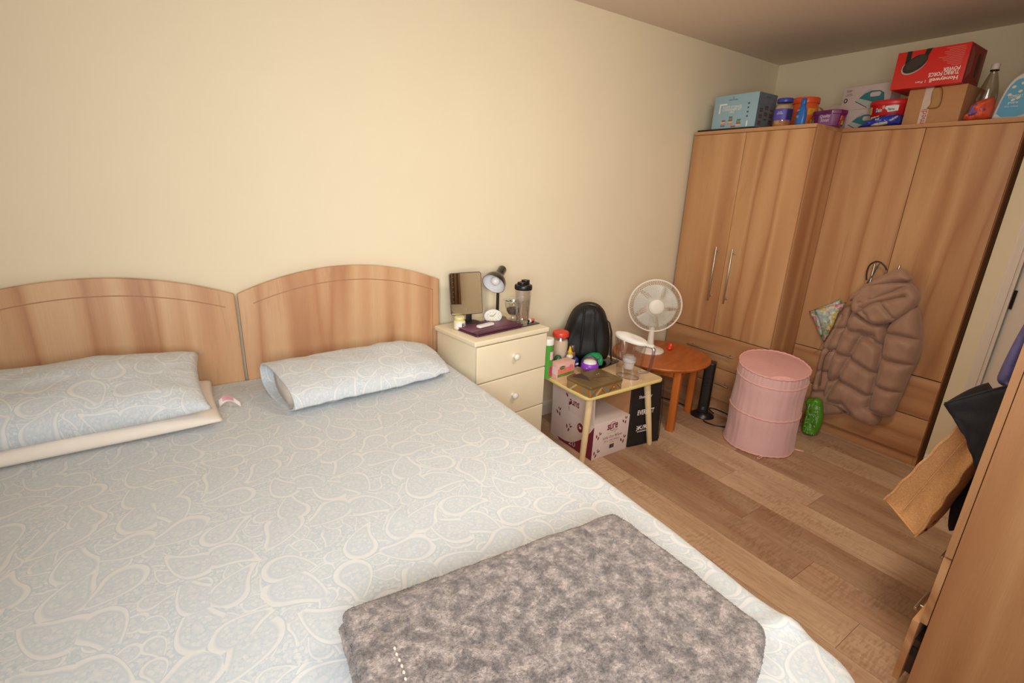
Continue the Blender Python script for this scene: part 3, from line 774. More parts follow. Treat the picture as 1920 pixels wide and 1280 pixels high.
# ------------------------------------------------------------ bedside chest
ch = thing('chest_of_drawers', 'small cream chest of drawers with white round knobs, beside the bed', 'chest of drawers', (1.450, -.423, 0), 7)
MB().box((-.265, 0, .757), (.265, .385, .785)).build('top_panel', CREAM, ch, bev=.009, bseg=4, angle=60)
cb = MB(); cb.box((-.25, .020, 0), (-.234, .380, .757)); cb.box((.234, .020, 0), (.25, .380, .757)); cb.box((-.25, .372, 0), (.25, .380, .757)); cb.box((-.234, .024, .0), (.234, .37, .05)); cb.box((-.234, .03, .05), (.234, .37, .752))
cb.build('body', CREAM, ch, bev=.002)
for z0, z1, zk in ((.552, .752, .662), (.315, .546, .432), (.078, .309, .195)):
    d = MB().box((-.250, .002, z0), (.250, .021, z1)).build('drawer', CREAM, ch, bev=.006, bseg=3, angle=60)
    kb = MB(); kb.lathe([(.011, 0), (.009, .004), (.0075, .009), (.010, .013), (.0165, .018), (.0185, .024), (.0165, .030), (.010, .034), (0, .0355)], 28, T(.004, .002, zk)@RX(90))
    kb.build('knob', WHITE_P, d, smooth=True)

# ------------------------------------------------------------ low side table (cream edged)
BEECH = wood('pale_beech', rgb(224, 192, 148), rgb(214, 180, 136), rgb(198, 160, 116), rgb(232, 202, 160), 'X', 1.2, .35)
YEDGE = plain('yellow_edging', rgb(226, 206, 132), .4, var=.02)
BLEG = wood('pale_beech_leg', rgb(228, 200, 152), rgb(222, 190, 142), rgb(208, 176, 128), rgb(234, 208, 164), 'Z', 2)
tb = thing('side_table', 'low pale wooden table with yellow edge and round splayed legs', 'table', (2.063, -.435, 0))
MB().slab(rrect(.635, .565, .04), .440, .460).build('edge_band', YEDGE, tb, bev=.007, bseg=3, angle=60)
MB().slab(rrect(.622, .552, .036), .4595, .4606).build('tabletop', BEECH, tb)
for a, b_ in ((-1, -1), (1, -1), (-1, 1), (1, 1)):
    lg = MB(); p0 = Vector((a*.235, b_*.215, .441)); p1 = Vector((a*.293, b_*.252, 0))
    lg.tube([p0, p0.lerp(p1, .5), p0.lerp(p1, .985), p1], [.0215, .019, .0165, .014], 20)
    lg.build('leg', BLEG, tb, smooth=True, angle=50)

# ------------------------------------------------------------ round table
def orange_mat():
    mt, nt, b = newmat('orange_varnish'); co = objco(nt)
    n = noise_tex(nt, mapping(nt, co, (6, 30, 6)), 1, 4, .6)
    r1 = ramp(nt, [(.3, rgb(168, 88, 38)), (.7, rgb(192, 106, 50))]); L(nt, n, r1.inputs[0])
    s = noise_tex(nt, mapping(nt, co, (46, 9, 1), r=(0, 0, R(35))), 1, 5, .72, .6)
    r2 = ramp(nt, [(.58, (0, 0, 0, 1)), (.70, (1, 1, 1, 1))]); L(nt, s, r2.inputs[0])
    m_ = noise_tex(nt, co, 5, 2); r3 = ramp(nt, [(.42, (0, 0, 0, 1)), (.6, (1, 1, 1, 1))]); L(nt, m_, r3.inputs[0])
    c = mixc(nt, math_(nt, 'MULTIPLY', math_(nt, 'MULTIPLY', r2.outputs[0], r3.outputs[0]), .55), r1.outputs[0], rgb(214, 160, 120))
    L(nt, c, b.inputs['Base Color']); b.inputs['Roughness'].default_value = .38; return mt
ORG = orange_mat(); ORL = wood('orange_leg', rgb(188, 98, 36), rgb(178, 88, 32), rgb(150, 72, 26), rgb(198, 110, 46), 'Z', 2, .4)
rt_ = thing('round_table', 'round orange-brown wooden table with a scuffed top, before the corner wardrobe', 'table', (2.745, -.380, 0), 20)
MB().lathe([(.300, .434), (.322, .436), (.326, .440), (.326, .444), (.333, .447), (.335, .453), (.331, .459), (.320, .460), (0, .460)], 72).build('tabletop', ORG, rt_, smooth=True, angle=50)
ap = MB()
for k in range(4): ap.box((-.17, -.218, .385), (.17, -.196, .435), RZ(90*k+0))
ap.build('apron', ORL, rt_, bev=.002)
for a, b_ in ((-1, -1), (1, -1), (-1, 1), (1, 1)):
    MB().box((-.0235, -.0235, 0), (.0235, .0235, .436), T(a*.196, b_*.196, 0)).build('leg', ORL, rt_, bev=.006, bseg=2)

# ------------------------------------------------------------ desk fan
FANW = plain('fan_white', rgb(236, 228, 214), .4, var=.01)
fn = thing('desk_fan', 'white desk fan with a round mesh guard, on the round orange table', 'fan', (2.715, -.300, .46), -40)
MB().lathe([(.0, 0), (.098, 0), (.101, .006), (.098, .014), (.080, .022), (.045, .032), (.028, .042), (.024, .06), (0, .062)], 48).build('base', FANW, fn, smooth=True)
nk = MB(); nk.tube([(0, 0, .03), (0, 0, .08), (0, .0, .14), (0, .012, .20), (0, .030, .26), (0, .045, .31)], [.028, .022, .019, .02, .022, .024], 20)
nk.build('neck', FANW, fn, smooth=True)
HM = T(0, 0, .33)@RX(-4)
mo_ = MB(); mo_.lathe([(0, .0), (.046, .002), (.052, .02), (.052, .06), (.044, .085), (.02, .097), (0, .1)], 32, HM@T(0, .02, 0)@RX(-90)); mo_.build('motor_housing', FANW, fn, smooth=True)
gd = MB()
# guard: outer ring, 3 rings and radial wires with the crossing mesh of the photo
gd.tube([(.180*math.cos(a), 0, .180*math.sin(a)) for a in [2*PI*i/72 for i in range(72)]], .0058, 8, True, HM)
for r_ in (.06, .12):
    for s in (-1, 1):
        dpt = -.052*(1-(r_/.18)**3)
        gd.tube([(r_*math.cos(a), dpt if s < 0 else -dpt*.7, r_*math.sin(a)) for a in [2*PI*i/60 for i in range(60)]], .0009, 4, True, HM)
for dirn in (-1, 1):
    nsp = 74 if dirn < 0 else 40
    for s in ((1, -1) if dirn < 0 else (1,)):
        for i in range(nsp):
            a0 = 2*PI*i/nsp; pts = []
            for k in range(9):
                q = k/8; r_ = .045+(.180-.045)*q; a = a0+s*.55*q
                yy = -.052*(1-q**3) if dirn < 0 else .036*(1-q**3)
                pts.append((r_*math.cos(a), yy, r_*math.sin(a)))
            gd.tube(pts, .0008, 3, False, HM)
gd.build('guard', FANW, fn, smooth=True)
MB().lathe([(0, 0), (.030, .0), (.046, .003), (.0525, .009), (.053, .014)], 40, HM@T(0, -.064, 0)@RX(-90)).build('hub_badge', FANW, fn, smooth=True)
BLADE = plain('blade_plastic', rgb(206, 202, 190), .35, var=.02)
for k in range(5):
    def blade(u, v):
        r_ = .025+.125*u; a = R(72*k+18)+(v-.5)*(.5+.75*u**.8)+.25*u
        return (r_*math.cos(a), -.012+.030*(v-.5)*(1-.2*u), r_*math.sin(a))
    bm_ = MB(); bm_.sheet(blade, 12, 8, HM); o = bm_.build('blade', BLADE, fn, smooth=True)
    mo = o.modifiers.new('t', 'SOLIDIFY'); mo.thickness = .0018

# ------------------------------------------------------------ tower heater and cables
BL2 = plain('dark_heater_plastic', rgb(28, 25, 25), .3)
th = thing('tower_heater', 'slim black tower heater on the floor behind the round table', 'heater', (3.025, -.60, 0), -62)
MB().lathe([(0, 0), (.078, 0), (.082, .006), (.078, .018), (.055, .032), (.040, .045), (0, .048)], 40, sy=.8).build('base', BL2, th, smooth=True)
MB().slab(rrect(.074, .088, .02), .04, .42).build('column', BL2, th, bev=.006, bseg=3, angle=50)
gr = MB()
for k in range(18): gr.box((-.026, -.0455, .10+.016*k), (.026, -.0435, .106+.016*k))
gr.build('grille', BLACK, th)
for z in (.07, .083): 
    MB().box((-.008, -.0462, z), (.008, -.044, z+.005)).build('button', plain('grey_button', rgb(120, 116, 112), .4), th)
def cable(name, pts, r, mat, label):
    # smooth a polyline lying on the floor
    P = [Vector(p) for p in pts]
    for _ in range(3):
        Q = [P[0]]
        for a, b_ in zip(P, P[1:]): Q += [a.lerp(b_, .25), a.lerp(b_, .75)]
        Q.append(P[-1]); P = Q
    o = MB().tube(P, r, 8).build(name, mat, smooth=True); return tag(o, label, 'cable')
cable('power_cable', [(3.10, -.64, .02), (3.16, -.56, .006), (3.20, -.55, .005), (3.215, -.62, .005), (3.205, -.72, .005), (3.16, -.80, .005), (3.06, -.83, .005), (2.975, -.78, .005), (2.945, -.70, .005), (2.955, -.66, .006)], .0045, BLACK, 'black cable looping on the floor beside the pink laundry basket')
cable('power_cable', [(2.99, -.58, .006), (3.05, -.46, .005), (3.06, -.36, .005), (3.02, -.22, .005), (2.9, -.06, .005)], .004, BLACK, 'black cable on the floor under the round table')
cable('power_cable', [(2.98, -.50, .005), (3.02, -.42, .005), (2.99, -.30, .005), (2.92, -.10, .005)], .0032, plain('white_cable', rgb(206, 198, 186), .5), 'thin white cable on the floor under the round table')

# ------------------------------------------------------------ pink laundry basket
def pink_mat():
    mt, nt, b = newmat('pink_polyester'); co = objco(nt)
    s = N(nt, 'ShaderNodeSeparateXYZ'); L(nt, co, s.inputs[0])
    an = math_(nt, 'ARCTAN2', s.outputs[1], s.outputs[0])
    wv = math_(nt, 'SINE', math_(nt, 'MULTIPLY', an, 150))
    r1 = ramp(nt, [(0, rgb(222, 176, 175)), (.5, rgb(226, 182, 180)), (1, rgb(231, 190, 186))]); L(nt, math_(nt, 'MULTIPLY_ADD', wv, .5, .5), r1.inputs[0])
    L(nt, r1.outputs[0], b.inputs['Base Color']); b.inputs['Roughness'].default_value = .42; b.inputs['Sheen Weight'].default_value = .3
    n = noise_tex(nt, mapping(nt, co, (26, 26, 7)), 1, 3); bump(nt, b, n, .35, .006); return mt
PINK = pink_mat(); PINKB = plain('pink_binding', rgb(236, 178, 170), .6, bmp=.2)
def pink_lid():
    mt, nt, b = newmat('pink_stripe_lid'); co = objco(nt)
    s = N(nt, 'ShaderNodeSeparateXYZ'); L(nt, mapping(nt, co, r=(0, 0, R(-38))), s.inputs[0])
    wv = math_(nt, 'SINE', math_(nt, 'MULTIPLY', s.outputs[0], 420))
    r1 = ramp(nt, [(0, rgb(214, 158, 158)), (1, rgb(232, 180, 176))]); L(nt, math_(nt, 'MULTIPLY_ADD', wv, .5, .5), r1.inputs[0])
    L(nt, r1.outputs[0], b.inputs['Base Color']); b.inputs['Roughness'].default_value = .45; return mt
bk = thing('laundry_basket', 'tall round pink fabric laundry basket with a lid, standing on the floor', 'laundry basket', (3.02, -1.03, 0))
ta = math.atan2(-.6, -.8)                       # side that faces the bed
def topz(a): return .545-.030*math.cos(a-ta)
def wall_r(a, t):
    z = t
    r_ = .210-.010*t+.006*noise.noise(Vector((math.cos(a)*2, math.sin(a)*2, z*3)))+.0022*noise.noise(Vector((math.cos(a)*9, math.sin(a)*9, z*2)))
    r_ += .0010*math.sin(a*46+noise.noise(Vector((a, z*3, 0)))*4)*max(0, (t-.78)/.22)
    r_ -= .007*math.sin(PI*min(1, t/.47))**2*.6+.006*math.sin(PI*max(0, min(1, (t-.47)/.4)))**2*.6
    return r_
bw = MB()
def bwall(u, v):
    a = 2*PI*u; r_ = wall_r(a, v); h = topz(a)
    lean = .018*v
    return (r_*math.cos(a)-lean*math.cos(ta)*-.4, r_*math.sin(a)-lean*math.sin(ta)*-.4, .004+v*(h-.004))
bw.sheet(bwall, 220, 40); o = bw.build('body', PINK, bk, smooth=True, angle=181, fix=False); weld(o)
ld = MB()
def lidp(u, v):
    a = 2*PI*u; r_ = wall_r(a, 1)*v*1.005; p = bwall(u, 1); c = (.0055, .004)
    x = c[0]+(p[0]-c[0])*v; y = c[1]+(p[1]-c[1])*v
    z = topz(a)*v+.545*(1-v)+.012*(1-v*v)+.004*noise.noise(Vector((x*9, y*9, 1)))
    return (x, y, z)
ld.sheet(lidp, 96, 16); o = ld.build('lid', pink_lid(), bk, smooth=True, angle=181, fix=False); weld(o)
def ringtube(v, rr, name, off=0, z_off=0):
    pts = []
    for i in range(120):
        p = Vector(bwall(i/120, v)); n_ = Vector((p.x, p.y, 0)).normalized(); pts.append(p+n_*off+Vector((0, 0, z_off+.0015*math.sin(i*1.7))))
    MB().tube(pts, rr, 6, True).build(name, PINKB, bk, smooth=True)
ringtube(1, .0055, 'lid_binding', 0, .001); ringtube(.47, .005, 'hoop_band'); ringtube(.0, .005, 'base_band', 0, .003); ringtube(.875, .0042, 'rim_band')
op = MB(); op.sheet(lambda u, v: (lambda p: (p[0]*1.0, p[1]*1.0, p[2]+.001+.010*math.sin(PI*u)*v))(lidp(.56+.13*u, .985-.10*v*math.sin(PI*u))), 20, 4)
op.build('lid_flap', PINKB, bk, smooth=True)
for az, nm in ((218, 0), (-62, 1)):
    a = R(az); c0 = Vector((.205*math.cos(a), .205*math.sin(a), .006)); d_ = Vector((math.cos(a), math.sin(a), 0)); s_ = Vector((-d_.y, d_.x, 0))
    if nm == 0: d_ = (d_+s_*-.7).normalized(); s_ = Vector((-d_.y, d_.x, 0))
    pts = [c0, c0+d_*.025+s_*.008, c0+d_*.055+s_*.008, c0+d_*.062, c0+d_*.055-s_*.006, c0+d_*.025-s_*.004, c0+d_*.004]
    MB().tube(pts, .003, 6).build('fastening_loop', PINKB, bk, smooth=True)
a = R(-50); mbh = MB(); pb = [Vector(bwall(((-50+q) % 360)/360, .84-.0*q))*1.0 for q in (-7, -3, 3, 7)]
pb = [p+Vector((math.cos(a), math.sin(a), 0))*.012*(0 if i in (0, 3) else 1) for i, p in enumerate(pb)]
mbh.tube(pb, .004, 6); mbh.build('carry_handle', PINKB, bk, smooth=True)
# green bag squeezed behind the basket
GB = plain('green_bag_film', rgb(82, 150, 34), .35, var=.15, vscale=14)
gb = puffy('carrier_bag', [(a, max(.001, z+.034)) for a, z in D['greenbag']], .035, GB, None, on_x(3.44), .006, .022, smooth=1, amp=.012, wr=.012, nsc=18, back=1.0)
tag(gb, 'bright green patterned bag standing behind the pink laundry basket', 'bag')
fk = MB(); rnd = random.Random(5)
for _ in range(90):
    y_, z_ = rnd.uniform(-1.20, -1.13), rnd.uniform(.02, .23)
    a_ = rnd.uniform(0, PI); fk.box((-.0005, -.004, -.0008), (.0005, .004, .0008), T(3.398+.004*abs(y_+1.165), y_, z_)@RX(math.degrees(a_)))
fk.build('white_flecks', WHITE_INK, gb)
ZT = .7856
def P3(k, z=None): v = D[k]; return (v[0], v[1], z if z is not None else v[2])
# ------------------------------------------------------------ on the bedside chest
MIRROR = bpy.data.materials.new('mirror_glass'); MIRROR.use_nodes = True
b_ = MIRROR.node_tree.nodes['Principled BSDF']; b_.inputs['Metallic'].default_value = 1; b_.inputs['Roughness'].default_value = .015; b_.inputs['Base Color'].default_value = (.9, .91, .9, 1)
mr = thing('vanity_mirror', 'rectangular tabletop mirror on a black oval base, on the bedside chest', 'mirror', (1.318, -.150, ZT), -18)
MB().lathe([(0, 0), (.062, 0), (.066, .006), (.062, .016), (.045, .024), (.02, .028), (0, .029)], 40, sx=1.15, sy=.85).build('base', BLACK, mr, smooth=True)
MB().slab(rrect(.032, .016, .004), .02, .085).build('post', BLACK, mr, bev=.002)
MM = T(-.022, -.02, .185)@RY(-3)@RX(-5)
pan = MB(); pan.prism(rrect(.178, .232, .012), -.006, .008, MM); pan.build('frame', plain('dark_mirror_frame', rgb(38, 40, 44), .3), mr, bev=.0015)
gl = MB(); gl.prism(rrect(.172, .226, .010), -.0068, -.006, MM); gl.build('glass', MIRROR, mr)
DOT = plain('grey_dots', rgb(110, 106, 100), .5)
for s_ in (-1, 1):
    for k in range(8): MB().lathe([(0, 0), (.0019, 0), (.0019, .0006), (0, .0006)], 8, MM@T(s_*.070, -.0068, -.094+.0268*k)@RX(90)).build('light_dot', DOT, mr)
MB().lathe([(.0065, 0), (.0065, .0006), (.005, .0006), (.005, 0)], 24, MM@T(0, -.0068, -.088)@RX(90), cap=False).build('touch_ring', DOT, mr)

jr = thing('cream_jar', 'small glass jar with a bold black B label, at the left corner of the chest', 'jar', (1.232, -.200, ZT), 10)
MB().lathe([(0, 0), (.026, 0), (.031, .004), (.032, .010), (.032, .044), (.029, .050), (.026, .052)], 32).build('body', plain('cream_glass', rgb(236, 226, 170), .2, coat=.5), jr, smooth=True)
MB().lathe([(0, .050), (.027, .050), (.0285, .052), (.0285, .068), (.026, .0715), (0, .072)], 32).build('lid', plain('pale_lid', rgb(224, 212, 150), .3), jr, smooth=True)
def curved_label(parent, r, z0, z1, a0, a1, mat, name='label_band', zoff=0):
    mb = MB(); n = 24
    mb.sheet(lambda u, v: (r*math.cos(R(a0+(a1-a0)*u)), r*math.sin(R(a0+(a1-a0)*u)), z0+(z1-z0)*v), n, 1)
    return mb.build(name, mat, parent, smooth=True)
def curved_text(parent, body, r, zc, w, h, ac, mat, name='lettering', bold=False, M=None):
    o = text(parent, body, w, h, Matrix(), mat, name, bold)
    for v in o.data.vertices:
        a = R(ac)+v.co.x/r; z = v.co.z+zc
        p = Vector(((r+.0006)*math.cos(a), (r+.0006)*math.sin(a), z)); v.co = M@p if M else p
    return o
WLAB = plain('white_label', rgb(236, 232, 232), .55, var=.01)
curved_label(jr, .0325, .010, .042, -175, -5, WLAB); curved_text(jr, 'B', .0328, .027, .020, .022, -84, plain('navy_print', rgb(22, 34, 66), .5), bold=True)

lamp = thing('desk_lamp', 'black desk lamp with a bell shade turned to the left, beside the mirror', 'lamp', (1.530, -.115, ZT), 0)
LBLK = plain('lamp_black', rgb(34, 28, 26), .28, coat=.4)
MB().lathe([(0, 0), (.055, 0), (.058, .004), (.055, .012), (.03, .02), (0, .024)], 40).build('base', LBLK, lamp, smooth=True)
MB().tube([(0, 0, .01), (.0, 0, .12), (.0, .0, .20), (.0, -.005, .25), (-.004, -.01, .28)], .0092, 14).build('stem', LBLK, lamp, smooth=True)
ax = Vector((-.66, -.40, -.50)).normalized()
LM = T(.006, -.012, .282)@ax.to_track_quat('Z', 'Y').to_matrix().to_4x4()@Matrix.Scale(1.1, 4)
MB().lathe([(0, -.036), (.018, -.034), (.023, -.026), (.024, .018), (.028, .028), (.046, .045), (.058, .066), (.0625, .092), (.0615, .092), (.057, .067), (.045, .047), (.026, .031), (0, .030)], 44, LM).build('shade', LBLK, lamp, smooth=True)
MB().lathe([(0, .0325), (.026, .0335), (.0445, .049), (.0562, .069), (.0606, .0915)], 44, LM, cap=False).build('shade_lining', plain('silver_lining', rgb(226, 224, 226), .4, var=.01), lamp, smooth=True)
MB().lathe([(.012, .033), (.013, .04), (.022, .058), (.024, .070), (.018, .084), (.008, .091), (0, .092)], 28, LM).build('bulb', plain('bulb_glass', rgb(244, 240, 232), .15, coat=.6), lamp, smooth=True)

ck = thing('alarm_clock', 'small white oval alarm clock, between the mirror and the lamp', 'clock', (1.463, -.172, ZT), -22)
CM = T(0, 0, .043)@RX(-8)@Matrix.Scale(1.05, 4)
cb_ = MB(); o_ = ell(.049, .036, n=48)
cb_.prism(ell(.044, .031, n=48), -.016, -.014, CM); cb_.prism(o_, -.014, .018, CM)
cb_.build('case', plain('pearl_case', rgb(226, 220, 222), .3), ck, bev=.003, bseg=3)
MB().prism(ell(.040, .028, n=48), -.0175, -.016, CM).build('dial', plain('ivory_dial', rgb(238, 232, 212), .5), ck)
hn = MB(); hn.box((-.020, -.019, -.0012), (.001, -.0180, .0012), CM@RY(4)); hn.box((-.001, -.0192, -.001), (.020, -.0182, .001), CM@RY(-48))
for k in range(12):
    a = PI*k/6; hn.box((-.0014, -.0185, -.0014), (.0014, -.0175, .0014), CM@T(.033*math.cos(a), 0, .022*math.sin(a)))
hn.build('hands', INK, ck); MB().box((-.012, -.004, .070), (.012, .008, .076)).build('button', WHITE_P, ck, bev=.002)

CLEAR = clear_mat('clear_glass', (.95, .97, .95, 1), .2)
gb_ = thing('glass_bowl', 'clear glass candle holder with a flared rim, behind the tumbler', 'bowl', (1.592, -.190, ZT))
MB().lathe([(0, 0), (.045, 0), (.048, .004), (.030, .012), (.012, .02), (.010, .03), (.022, .040), (.040, .060), (.048, .09), (.054, .118), (.062, .124)], 40, cap=False).build('body', clear_mat('bowl_glass', (.96, .97, .95, 1), .3), gb_, smooth=True)
MB().tube([(.062*math.cos(2*PI*i/48), .062*math.sin(2*PI*i/48), .124) for i in range(48)], .0018, 6, True).build('rim', plain('glass_rim', rgb(226, 226, 208), .2), gb_, smooth=True)
MB().lathe([(0, .042), (.028, .046), (.036, .062), (.038, .078), (0, .080)], 28).build('wax', plain('grey_wax', rgb(120, 100, 96), .6), gb_, smooth=True)
fo = MB()
for k in range(9):
    a = R(40*k); fo.sheet(lambda u, v: (.052*u*math.cos(a+.35*(v-.5)*(1-u*.2)), .052*u*math.sin(a+.35*(v-.5)*(1-u*.2)), .116+.004*math.sin(4*u+k)), 4, 3)
fo.build('potpourri', plain('dried_leaves', rgb(96, 104, 76), .7, var=.3, vscale=60), gb_)

tm = thing('tumbler', 'clear travel tumbler of water with a black lid, on the bedside chest', 'tumbler', (1.582, -.296, ZT+.005), 20)
PL = clear_mat('lilac_clear_plastic', (.985, .975, .985, 1), .3)
pf = [(0, .002), (.034, .002), (.036, .006), (.038, .02), (.0435, .15), (.046, .205), (.046, .212)]
MB().lathe(pf, 12, cap=False).build('outer_wall', PL, tm, smooth=True, angle=25)
MB().lathe([(0, .016), (.030, .018), (.033, .03), (.038, .15), (.041, .206)], 32, cap=False).build('inner_wall', PL, tm, smooth=True)
MB().lathe([(0, .018), (.0295, .02), (.0325, .032), (.0365, .150), (0, .151)], 32).build('water', clear_mat('water', (.97, .97, .965, 1), .2, .02), tm, smooth=True)
ld_ = MB(); ld_.lathe([(.0, .206), (.048, .206), (.0495, .210), (.0495, .228), (.047, .233), (.040, .236), (0, .236)], 40)
ld_.slab(rrect(.074, .044, .014), .234, .250); ld_.slab(rrect(.040, .040, .012, .018, 0), .249, .258)
ld_.build('lid', BLACK, tm, bev=.002, bseg=2, angle=50)

pc = thing('nail_polish', 'small pink bottle with a white collar and black cap, lying by the tumbler', 'bottle', (1.668, -.262, ZT+.0125))
PM = RZ(-70)@RX(90)
MB().lathe([(0, -.03), (.009, -.03), (.010, -.028), (.011, .004)], 20, PM).build('body', plain('coral_pink', rgb(236, 110, 110), .3), pc, smooth=True)
MB().lathe([(.011, .004), (.0125, .006), (.0125, .018), (.012, .019)], 20, PM).build('collar', WHITE_P, pc, smooth=True)
MB().lathe([(.0085, .0185), (.0085, .0215), (0, .022)], 20, PM).build('cap', BLACK, pc, smooth=True)

PUR = plain('plum_leather', rgb(116, 62, 84), .38, var=.05, vscale=60, bmp=.25, bscale=900)
PURD = plain('plum_leather_dark', rgb(84, 36, 60), .35, bmp=.25, bscale=900)
t1, t2, t3, t4 = [Vector(D[k]).to_2d() for k in ('t1', 't2', 't3', 't4')]
cx_, cy_ = 1.388, -.262
tc = thing('tablet', 'tablet in a plum-purple folio case, lying at the front of the chest', 'tablet', (cx_, cy_, ZT), 9)
MB().slab(rrect(.335, .195, .014), 0, .010).build('back_cover', PURD, tc, bev=.003, bseg=2)
MB().slab(rrect(.325, .186, .010), .0102, .0125).build('tablet_body', BLACK, tc)
MB().slab(rrect(.335, .150, .012, 0, .022), .0126, .0185).build('front_cover', PUR, tc, bev=.002, bseg=2)
MB().box((-.168, -.0975, .0126), (.168, -.062, .020)).build('cover_fold', PURD, tc, bev=.004, bseg=3)
MB().slab(rrect(.33, .006, .002, 0, -.057), .0126, .0158).build('elastic_strap', BLACK, tc)
MB().slab(ell(.036, .030, -.01, .028, 40), .0186, .0192).build('hole', plain('dark_hole', rgb(30, 28, 34), .25), tc)
hg_ = MB(); hg_.tube([(-.01+.058*math.cos(a), .020+.052*math.sin(a), .0188) for a in [PI*(.05+.9*i/24) for i in range(25)]], .0014, 6); hg_.build('seam_arc', PURD, tc, smooth=True)
rm = thing('white_remote', 'small white rounded remote lying on the plum tablet case', 'remote', (1.352, -.276, ZT+.0206), 14)
MB().slab(rrect(.118, .034, .012), 0, .012).build('body', WHITE_P, rm, bev=.004, bseg=3)
MB().slab(rrect(.012, .012, .005, .04, 0), .012, .0128).build('button', plain('grey_key', rgb(206, 200, 196), .5), rm)
bt = thing('slim_tablet', 'thin black tablet lying under the tumbler', 'tablet', (1.612, -.262, ZT), 8)
MB().slab(rrect(.175, .115, .008), 0, .0045).build('body', plain('slate_black', rgb(44, 42, 46), .25), bt, bev=.0015)

# ------------------------------------------------------------ on the low side table
z0 = .4608
def lidjar():
    t = thing('storage_jar', 'large clear jar of white powder with a red screw lid, beside the chest', 'jar', (1.958, -.205, z0))
    MB().lathe([(0, 0), (.046, 0), (.051, .005), (.052, .15), (.046, .172), (.043, .185)], 36, cap=False).build('wall', clear_mat('jar_plastic', (.98, .96, .95, 1), .25), t, smooth=True)
    MB().lathe([(0, .003), (.045, .003), (.049, .01), (.049, .152), (.044, .165), (0, .166)], 36).build('powder', plain('cream_powder', rgb(232, 212, 188), .9), t, smooth=True)
    MB().lathe([(.046, .188), (.0525, .189), (.053, .192), (.053, .212), (.050, .217), (.044, .219), (.040, .216), (0, .216)], 44, fn=lambda a, z: 1+.006*math.cos(a*40)*(.19 < z < .214)).build('lid', plain('red_lid', rgb(226, 66, 46), .35), t, smooth=True)
lidjar()
gt = thing('crisp_tube', 'green and white cardboard tube, half hidden behind the chest', 'tube', (1.745, -.345, z0))
MB().lathe([(0, 0), (.034, 0), (.034, .215)], 36, cap=False).build('tube', plain('green_print', rgb(80, 160, 60), .4, var=.05), gt, smooth=True)
MB().lathe([(.0345, .205), (.0345, .238), (.032, .242), (0, .242)], 36).build('cap', WHITE_P, gt, smooth=True)
curved_label(gt, .0345, .115, .165, -100, 0, plain('pink_white_print', rgb(232, 200, 204), .5, var=.1, vscale=90))
curved_label(gt, .0345, .012, .075, -100, 0, plain('crimson_print', rgb(190, 60, 90), .5, var=.25, vscale=60))
rb_ = thing('sauce_bottle', 'small dark red bottle standing between the green tube and the jar', 'bottle', (1.860, -.235, z0))
MB().lathe([(0, 0), (.016, 0), (.017, .01), (.017, .15), (.010, .165), (.010, .185), (0, .186)], 24).build('body', plain('dark_red', rgb(140, 34, 40), .35), rb_, smooth=True)
gj = thing('green_bottle', 'short dark green bottle beside the green tube', 'bottle', (1.868, -.300, z0))
MB().lathe([(0, 0), (.024, 0), (.026, .006), (.026, .075), (.018, .095), (.012, .10), (0, .101)], 28).build('body', plain('dark_green', rgb(24, 96, 60), .3), gj, smooth=True)
gu = thing('glue_bottle', 'small clear bottle with a navy label and yellow nozzle, before the red-lidded jar', 'bottle', (1.970, -.290, z0))
MB().lathe([(0, 0), (.023, 0), (.025, .004), (.025, .070), (.020, .084), (.012, .09), (.012, .094)], 30, sy=.8).build('body', plain('milky_plastic', rgb(226, 218, 206), .25), gu, smooth=True)
MB().lathe([(.0255, .02), (.0255, .068)], 30, sy=.8, cap=False).build('label_band', plain('navy_label', rgb(26, 34, 52), .4), gu, smooth=True)
MB().lathe([(.0258, .022), (.0258, .066)], 30, M=RZ(0), sy=.8, cap=False)
yl = MB(); yl.box((-.006, -.0212, .034), (.008, -.0203, .052)); yl.build('yellow_mark', plain('yellow_print', rgb(236, 196, 60), .5), gu)
MB().lathe([(.0145, .092), (.0145, .108), (.011, .112), (.0085, .125), (.006, .140), (0, .142)], 24).build('nozzle', plain('yellow_cap', rgb(226, 184, 32), .35), gu, smooth=True)
sp = thing('deodorant', 'small can with a clear cap and a navy blue ball-shaped bottle before it, beside the backpack', 'bottle', (2.030, -.245, z0))
sp['label'] = 'small bronze spray can with a smoky cap, standing before the backpack'
MB().lathe([(0, 0), (.020, 0), (.0215, .003), (.0215, .085), (.019, .09)], 28).build('can', plain('bronze_can', rgb(176, 118, 84), .35, metal=.4, var=.2, vscale=120), sp, smooth=True)
MB().lathe([(.0215, .086), (.022, .088), (.0215, .128), (.019, .131), (0, .131)], 28).build('cap', plain('smoky_cap', rgb(78, 70, 66), .2, var=.25, vscale=90), sp, smooth=True)
nb_ = thing('roll_on', 'round navy blue roll-on bottle, before the bronze spray can', 'bottle', (2.016, -.292, z0))
MB().lathe([(0, 0), (.016, 0), (.019, .008), (.0235, .028), (.024, .040), (.020, .055), (.010, .064), (0, .066)], 30).build('body', plain('navy_plastic', rgb(38, 48, 110), .3), nb_, smooth=True)
bb_ = MB(); bb_.box((-.012, -.0246, .018), (.010, -.0225, .030)); bb_.build('label_mark', WLAB, nb_)
